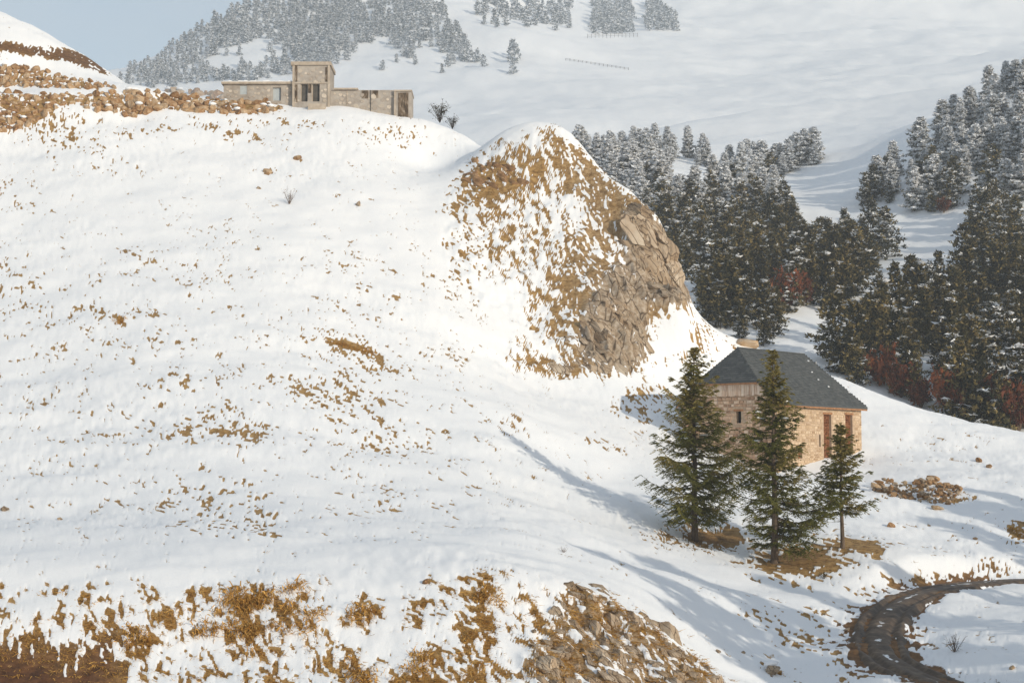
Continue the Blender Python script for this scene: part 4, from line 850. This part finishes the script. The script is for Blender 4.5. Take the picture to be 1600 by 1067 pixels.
M['frost_shoot'] = leaf_mat('frosted_shoots', [(0.3, (0.42, 0.39, 0.34)), (0.7, (0.74, 0.72, 0.68))], 0.4, 0.3, 0.1)
PINES = {lev: [pine_mesh(100 + 10 * j + i, s, leafmats=[M['pine_green'], M['frost_shoot'], M['snow']] if j == 2 else None, round_=(.7, .9, 1.05, .8)[i], spread=(.25, .22, .24, .28)[i]) for i in range(4)] for j, (lev, s) in enumerate((('green', .14), ('dusted', .5), ('frosted', .97)))}
def tree(name, me, p, H, label, cat, group, w=1.0):
    t = empty(name, p, random.uniform(0, 6.3)); tag(t, label, cat, group)
    meshobj('trunk', TRUNK, t, sc=(H, H, H)); meshobj('crown', me, t, sc=(H * w, H * w, H)); return t
LEFTW = [(895,252),(960,268),(1035,275),(1045,300),(1110,305),(1135,290),(1190,292),(1212,310),(1225,350),(1262,392),(1340,385),(1400,385),(1375,420),(1345,455),(1330,480),(1260,495),(1235,512),(1205,540),(1180,545),(1100,500),(1020,350),(960,300)]
COPSE = [(1130,268),(1190,262),(1235,258),(1282,234),(1278,258),(1225,275),(1180,285),(1130,285)]
EDGE = [(900,232),(950,238),(1010,238),(1060,245),(1118,250),(1118,262),(1050,262),(960,258),(900,250)]
RIGHTW = [(1342,345),(1375,350),(1440,338),(1500,343),(1518,360),(1520,415),(1465,452),(1412,490),(1345,528),(1296,575),(1330,603),(1450,652),(1600,692),(1690,692),(1690,70),(1600,128),(1540,155),(1470,225),(1400,275),(1350,305)]
def where(u, v, left):
    if left:
        if v < 275: return 'along the upper edge of the wood'
        if u < 1080: return 'beside the knoll cliff'
        if v > 470: return 'just above the barn roof'
        if u > 1270: return 'bordering the snowy clearing'
        return 'in the middle of the left wood' if v < 380 else 'in the lower left wood'
    if v < 230: return 'near the top of the right slope'
    if v < 345: return 'above the snowy clearing at right'
    if u > 1520 and v < 520: return 'close to the right edge halfway up'
    if v > 590: return 'in the front row behind the right crest'
    return 'below the clearing in the right wood' if u < 1430 else 'in the thick of the right wood'
LOOK = {'green': 'dark green pine', 'dusted': 'snow-dusted pine', 'frosted': 'white frosted pine'}
def forest(poly, n, mind, seed, left=True, hf=1.0, extra=0.0, tries=60):
    r = random.Random(seed); pts = []
    for u, v in candidates(poly, n * tries, seed):
        if any(abs(u - uu) < 3 and abs(v - vv) < 3 for a, uu, vv in pts): continue
        q = cast(u, v, 186.0, 720.0); md = mind * (0.55 + 0.45 * r.random())
        if any((q.x - a.x) ** 2 + (q.y - a.y) ** 2 < md * md or abs(u - uu) < 4 and abs(v - vv) < 4 for a, uu, vv in pts): continue
        pts.append((q, u, v))
        if len(pts) >= n: break
    for q, u, v in pts:
        fr = (430 - v) / 190 if left else (420 - v) / 200
        fr = np.clip(fr, 0, 1) + extra + r.uniform(-.25, .25); lev = 'frosted' if fr > .52 else ('dusted' if fr > .18 else 'green')
        small = r.random() < .3; H = (r.uniform(4.8, 6.8) if small else r.uniform(7.4, 10.6)) * hf
        w = where(u, v, left)
        if u > 1632: continue
        tree('frosted_pine' if lev == 'frosted' else 'pine_tree', r.choice(PINES[lev]), (q.x, q.y, ground(q.x, q.y) - .2), H, ('small ' if small else 'tall ') + LOOK[lev] + ' ' + w, 'pine tree', 'pines ' + w, r.uniform(1.05, 1.45))
random.seed(11)
forest(LEFTW, 170, 4.8, 31)
forest(COPSE, 28, 3.0, 33, hf=1.0, extra=.3, tries=120)
forest(EDGE, 30, 3.0, 34, hf=.9, extra=.4, tries=120)
forest(RIGHTW, 225, 3.3, 32, False, tries=90)
# pines out of the picture on the right; their long shadows cross the snow
for x, y, H in ((56,91,15.5),(61,95,16.5),(53,100,15.5),(57,104,14),(49,107,11),(33,62,17),(37,65,16.5),(33.5,57,14.5),(40,72,13),(46,78,12.5)):
    tree('pine_tree', random.choice(PINES['green']), (x, y, ground(x, y) - .3), H, 'pine beyond the right edge, known only by its long shadow', 'pine tree', 'pines beyond the right edge', 1.1)

# frosted trees on the far spur
FARM = [M['frost_green'], M['frost_green'], M['snow']]
FARTREE = [pine_mesh(300 + i, .75, nb=24, spread=(.30, .38, .34)[i % 3], clump=.10, tufts=5, lo=.05, leafmats=FARM, nleaf=3) for i in range(5)]
SPUR = [(178,138),(200,112),(252,88),(292,48),(342,18),(380,-6),(640,-12),(690,10),(715,50),(742,85),(700,88),(672,62),(640,92),(600,62),(560,72),(545,92),(520,105),(470,118),(400,128),(335,128),(300,132),(250,138)]
SPOTS = [([(738,14),(770,2),(892,2),(896,46),(860,50),(800,42),(745,48)],52),([(925,8),(985,4),(992,54),(924,56)],60),([(1012,6),(1030,10),(1066,50),(1010,50)],34),([(640,60),(700,60),(760,105),(735,110),(690,85)],14),([(795,85),(815,90),(812,118),(798,118)],4),([(690,95),(715,95),(715,118),(690,118)],4),([(590,100),(650,80),(660,110),(600,120)],5)]
CLEAR = [([(355,75),(420,62),(455,85),(425,112),(330,118),(322,100)],.85),([(560,78),(640,95),(600,130),(540,130)],.8)]
def far_trees():
    r = random.Random(41); pts = []
    for u, v in sample_poly(SPUR, 800, 6.0, 42, 12):
        if any(poly_sd(np.array([u]), np.array([v]), c)[0] > 0 and r.random() < k for c, k in CLEAR): continue
        pts.append((u, v))
    for poly, n in SPOTS: pts += sample_poly(poly, n, 6.0, 43, 40)
    pos = []
    for u, v in pts:
        q = cast(u, v, 760, 2400)
        if q.y < 2300: pos.append((q, u, v, r.uniform(5.0, 9.5) * (.8 if u < 330 else (1.5 if u > 735 else 1))))
    pos.sort(key=lambda t_: t_[0].y); keep, rest = pos[:300], pos[300:]
    for q, u, v, H in keep:
        w = 'on the left flank of the far spur' if u < 400 else ('on the far spur behind the ruin' if u < 560 else ('on the right flank of the far spur' if u < 735 else 'on the far slope behind the knoll'))
        t = empty('frosted_tree', (q.x, q.y, q.z - .3), r.uniform(0, 6)); tag(t, ('small ' if H < 7 else 'tall ') + 'grey frosted conifer ' + w, 'conifer', 'frosted trees ' + w); meshobj('trunk', TRUNK, t, sc=(H, H, H)); meshobj('crown', r.choice(FARTREE), t, sc=(H, H, H))
    if rest:
        V, Fs, Ms, n = [], [], [], 0
        src = []
        for me in FARTREE:
            v = np.empty(len(me.vertices) * 3, np.float32); me.vertices.foreach_get('co', v); f = np.empty(len(me.loops), np.int32); me.loops.foreach_get('vertex_index', f); m_ = np.empty(len(me.polygons), np.int32); me.polygons.foreach_get('material_index', m_); src.append((v.reshape(-1, 3), f.reshape(-1, 3), m_))
        for q, u, v_, H in rest:
            v, f, m_ = r.choice(src); a = r.uniform(0, 6); c, s_ = math.cos(a), math.sin(a); R = np.array([[c, -s_, 0], [s_, c, 0], [0, 0, 1]])
            V.append(v @ R.T * H + np.array([q.x, q.y, q.z - .3])); Fs.append(f + n); Ms.append(m_); n += len(v)
        o = meshobj('far_wood', mk_mesh('far_wood', np.concatenate(V), np.concatenate(Fs), FARM, np.concatenate(Ms))); tag(o, 'mass of frosted trees higher up the far spur', 'wood', kind='stuff')
far_trees()

# shrubs
def bush_mesh(seed, stems, leaves, mats, up=1.0, spread=.8, leaf=.05):
    rg = np.random.default_rng(seed); lv = Leaves(); tips = []
    for i in range(stems):
        a = rg.uniform(0, 6.28); d = np.array([math.cos(a) * spread * rg.uniform(.2, 1), math.sin(a) * spread * rg.uniform(.2, 1), up * rg.uniform(.6, 1.0)]); s = np.linspace(0, 1, 4)[:, None]
        p = d[None] * s + np.array([0, 0, .15]) * s * (1 - s) + rg.normal(0, .03, (4, 3)) * s; lv.tube(p, [.018, .013, .009, .004], 0, 3)
        for _ in range(5):
            k = rg.uniform(.35, 1); b = d * k; e = b + unit(d + rg.normal(0, .6, 3)) * rg.uniform(.15, .35); lv.tube(np.stack([b, (b + e) / 2 + rg.normal(0, .02, 3), e]), [.008, .006, .003], 0, 3); tips.append((b, e))
    if leaves:
        for b, e in tips:
            k = leaves; c = b + (e - b) * rg.uniform(0, 1.1, (k, 1)) + rg.normal(0, .06, (k, 3)); n1 = rg.normal(0, leaf, (k, 3)); n2 = rg.normal(0, leaf, (k, 3)); lv.tris(c - n1, c + n1, c + n2, 1)
    return lv.mesh('bush', mats)
RUSSET = [bush_mesh(50 + i, 26, 9, [M['twig'], M['russet']], leaf=.055) for i in range(3)]
BARE = [bush_mesh(60 + i, 16, 0, [M['twig']]) for i in range(2)]
DARKB = bush_mesh(70, 16, 4, [M['dark_bark'], M['pine_green']], leaf=.03)
def bush(u, v, d0, H, w, me, name, label, cat='bush', dd=0.0):
    q = cast(u, v, d0, 2500); p = (q.x, q.y, surf(q.x, q.y) - .1); t = meshobj(name, me, None, p, (0, 0, random.uniform(0, 6)), (w, w, H)); tag(t, label, cat)
for i, (u, v, H, w, lab) in enumerate([(1228,488,6.0,3.6,'russet leafy shrub among the pines above the barn'),(1255,478,4.2,2.6,'smaller russet shrub right of the leafy one above the barn'),(1374,604,4.6,3.2,'dark red shrub just right of the slate roof'),(1408,620,4.2,3.0,'russet shrub at the crest right of the barn'),
        (1480,650,5.2,3.2,'russet shrub in the middle of the forest foot at right'),(1515,660,4.6,3.2,'rust-brown shrub between two others at the forest foot'),(1556,668,5.6,3.6,'broad orange-brown shrub near the right edge at the forest foot'),(1592,674,5.2,3.4,'rust-red shrub at the right edge of the forest foot'),(1440,637,3.2,2.6,'low brown shrub on the right crest under the pines'),
        (1040,268,2.2,1.8,'small russet shrub up in the frosted wood behind the knoll'),(1475,332,3.0,2.2,'russet shrub among the pines on the right slope')]):
    bush(u, v, 170, H, w, RUSSET[i % 3], 'russet_bush', lab)
bush(1200, 520, 170, 2.6, 2.2, BARE[0], 'bare_bush', 'bare pinkish shrub just above the barn roof')
bush(452, 320, 100, 1.5, 1.1, BARE[1], 'bare_bush', 'bare brown shrub alone on the upper slope below the ruin')
bush(1492, 1012, 60, .9, .8, BARE[0], 'bare_bush', 'bare twiggy shrub on the shaded bank beside the road')
bush(880, 862, 60, .35, .4, BARE[1], 'bare_bush', 'little bare twig shrub in the snow left of the firs')
bush(556, 141, 150, .6, .7, DARKB, 'dark_bush', 'dark shrub showing above the right wing of the ruin')
for u, v, d, k, lab in ((686,188,197,2.3,'dark shrub behind the crest right of the ruin'),(706,198,196,1.5,'small dark shrub further right behind the crest')):
    x = (u - 800) / F * d; tag(meshobj('dark_bush', DARKB, None, (x, d, P(u, v + 4, d)[2]), (0, 0, 1), (k, k, k)), lab, 'bush')
bush(1287, 905, 60, .5, .6, DARKB, 'dark_bush', 'small dark shrub on the snow below the firs')

# dry grass: blades standing where the snow has melted
def grass():
    rg = np.random.default_rng(5); bare, rock, soil = HM[..., 0], HM[..., 1], HM[..., 2]
    area = np.abs(np.gradient(HX, axis=0) * np.gradient(HY, axis=1)); u, v = project(HX, HY, HZ)
    vis = (u > -80) & (u < 1680) & (v < 1120) & (HY < 200); rd, _ = road_dist(HX, HY)
    w = area * smooth(.5, .75, bare) * (1 - .75 * rock) * (1 - .97 * soil) * vis * (rd > 2.6)
    front = HY < 82; zone = {'front': (front, 14000, 6, 'dry golden grass standing out of the snow on the front bank'), 'knoll': (~front & (HX > -8) & (HY > 132) & (v < 600), 12000, 6, 'dry brown grass tufts all over the knoll'), 'slope': (~front & ~((HX > -8) & (HY > 132) & (v < 600)), 11000, 6, 'sparse dry grass poking through the open slope')}
    for zn, (msk, n, nbld, lab) in zone.items():
        ww = (w * msk).ravel(); k = rg.choice(ww.size, n, p=ww / ww.sum()); c = np.stack([HX.ravel()[k], HY.ravel()[k], HZ.ravel()[k]], 1); c[:, :2] += rg.normal(0, .08, (n, 2))
        c = np.repeat(c, nbld, 0); m = len(c); c[:, :2] += rg.normal(0, .09, (m, 2)); lean = np.stack([EX * 1.3 + rg.normal(0, .5, m), EY * 1.3 + rg.normal(0, .5, m), rg.uniform(-.55, .5, m)], 1); lean = unit(lean)
        L = rg.uniform(.10, .34, (m, 1)) * (1.0 if zn == 'front' else .85); wd = unit(np.cross(lean, rg.normal(0, 1, (m, 3)))) * rg.uniform(.008, .019, (m, 1)); tip = c + lean * L; tip[:, 2] -= .05; c[:, 2] -= .03
        V = np.stack([c - wd, c + wd, tip + wd * .25, tip - wd * .25], 1).reshape(-1, 3); Fq = np.arange(4 * m).reshape(m, 4)
        tag(meshobj('dry_grass', mk_mesh('dry_grass', V, Fq, [M['grass'] if zn == 'front' else M['brown_grass']])), lab, 'grass', kind='stuff')
grass()
def tussock(u, v, r, h, n, label, seed, stretch=1.0):
    rg = np.random.default_rng(seed); q = spot(u, v, 50); V = []
    n = int(n * .6); cx, cy = rg.normal(0, .75 * r, 9), rg.normal(0, .75 * r, 9); k = rg.integers(0, 9, n); x = (cx[k] + rg.normal(0, .28 * r, n)) * stretch; y = (cy[k] + rg.normal(0, .28 * r, n)) * (1.25 if stretch == 1 else .6)
    z = np.array([surf(q.x + i, q.y + j) - q.z for i, j in zip(x, y)]); c = np.stack([x, y, z - .04], 1)
    lean = unit(np.stack([EX * .8 + rg.normal(0, .4, n), EY * .8 + rg.normal(0, .4, n), rg.uniform(-.25, .8, n)], 1)); L = rg.uniform(.4, 1.1, (n, 1)) * h
    wd = unit(np.cross(lean, rg.normal(0, 1, (n, 3)))) * rg.uniform(.014, .03, (n, 1)); mid = c + lean * L * .6 + [0, 0, .04]; tip = mid + (lean + np.array([EX * .5, EY * .5, -.7])) * L * .45
    V = np.stack([c - wd, c + wd, mid + wd * .8, mid - wd * .8, tip + wd * .2, tip - wd * .2], 1).reshape(-1, 3); i = np.arange(n)[:, None] * 6
    Fq = np.concatenate([i + [0, 1, 2, 3], i + [3, 2, 4, 5]]); tag(meshobj('grass_tussock', mk_mesh('grass_tussock', V, Fq, [M['grass']]), None, q), label, 'tussock')
for i, a in enumerate([(392,930,.9,.6,1500,'largest golden tussock on the front bank, with upright tips'),(372,990,.6,.45,700,'golden tussock just below the largest one on the front bank'),(462,965,.7,.5,600,'golden tussock right of the largest on the front bank'),(568,962,.55,.5,450,'round golden tussock in the middle of the front bank'),(218,992,.5,.45,350,'tussock beside the red soil at the lower left'),(330,975,.5,.45,350,'small tussock left of the largest on the front bank'),
        (648,1045,.6,.4,700,'broad tussock at the bottom edge right of centre'),(556,1050,.55,.4,600,'tussock at the bottom edge left of the broad one'),(548,540,.6,.3,900,'long flat ochre grass patch alone on the open slope',2.4),(186,498,.45,.4,250,'small ochre tussock high on the left of the open slope'),(755,930,.5,.4,350,'tussock near the crest of the front bank right of centre'),(1590,832,.5,.4,300,'dry tussock at the right edge above the road')]):
    tussock(a[0], a[1], a[2], a[3], a[4], a[5], 80 + i, a[6] if len(a) > 6 else 1.0)

# far snow fences
def fence(pts, n, h, label):
    a = cast(*pts[0], 700, 2400); t = empty('snow_fence', a); tag(t, label, 'fence'); P_ = []
    for i in range(n):
        k = i / (n - 1); q = cast(pts[0][0] + (pts[1][0] - pts[0][0]) * k, pts[0][1] + (pts[1][1] - pts[0][1]) * k, 700, 2400); P_.append(q - a)
        MB().box(q.x - a.x - .14, q.x - a.x + .14, q.y - a.y - .15, q.y - a.y + .15, q.z - a.z - .5, q.z - a.z + h).build('post', M['dark_bark'], t)
    for k in (.45, .85):
        for p, q in zip(P_[:-1], P_[1:]): MB().tube(p + Vector((0, -.2, h * k)), q + Vector((0, -.2, h * k)), .07, .07, 4).build('rail', M['dark_bark'], t)
fence(((918,60),(996,58)), 14, 3.4, 'dark row of avalanche posts under the frosted trees far up')
fence(((884,95),(982,110)), 16, 1.8, 'thin snow fence line crossing the far snow slope')

# ------------------------------------------------------------------ haze over the whole valley
def haze():
    HAZE_TOP = float(MD[2].max()) + 20
    m = bpy.data.materials.new('haze'); m.use_nodes = True; n = m.node_tree; n.nodes.clear(); o = n.nodes.new('ShaderNodeOutputMaterial'); v = n.nodes.new('ShaderNodeVolumePrincipled')
    v.inputs['Color'].default_value = (0.84, 0.92, 1, 1); v.inputs['Density'].default_value = 0.00023; v.inputs['Anisotropy'].default_value = -0.1
    n.links.new(v.outputs[0], o.inputs['Volume'])
    ob = MB().box(-1050, 1050, -60, 2100, -60, HAZE_TOP).build('haze', m); tag(ob, 'thin pale winter haze filling the valley air', 'haze', kind='stuff')
haze()
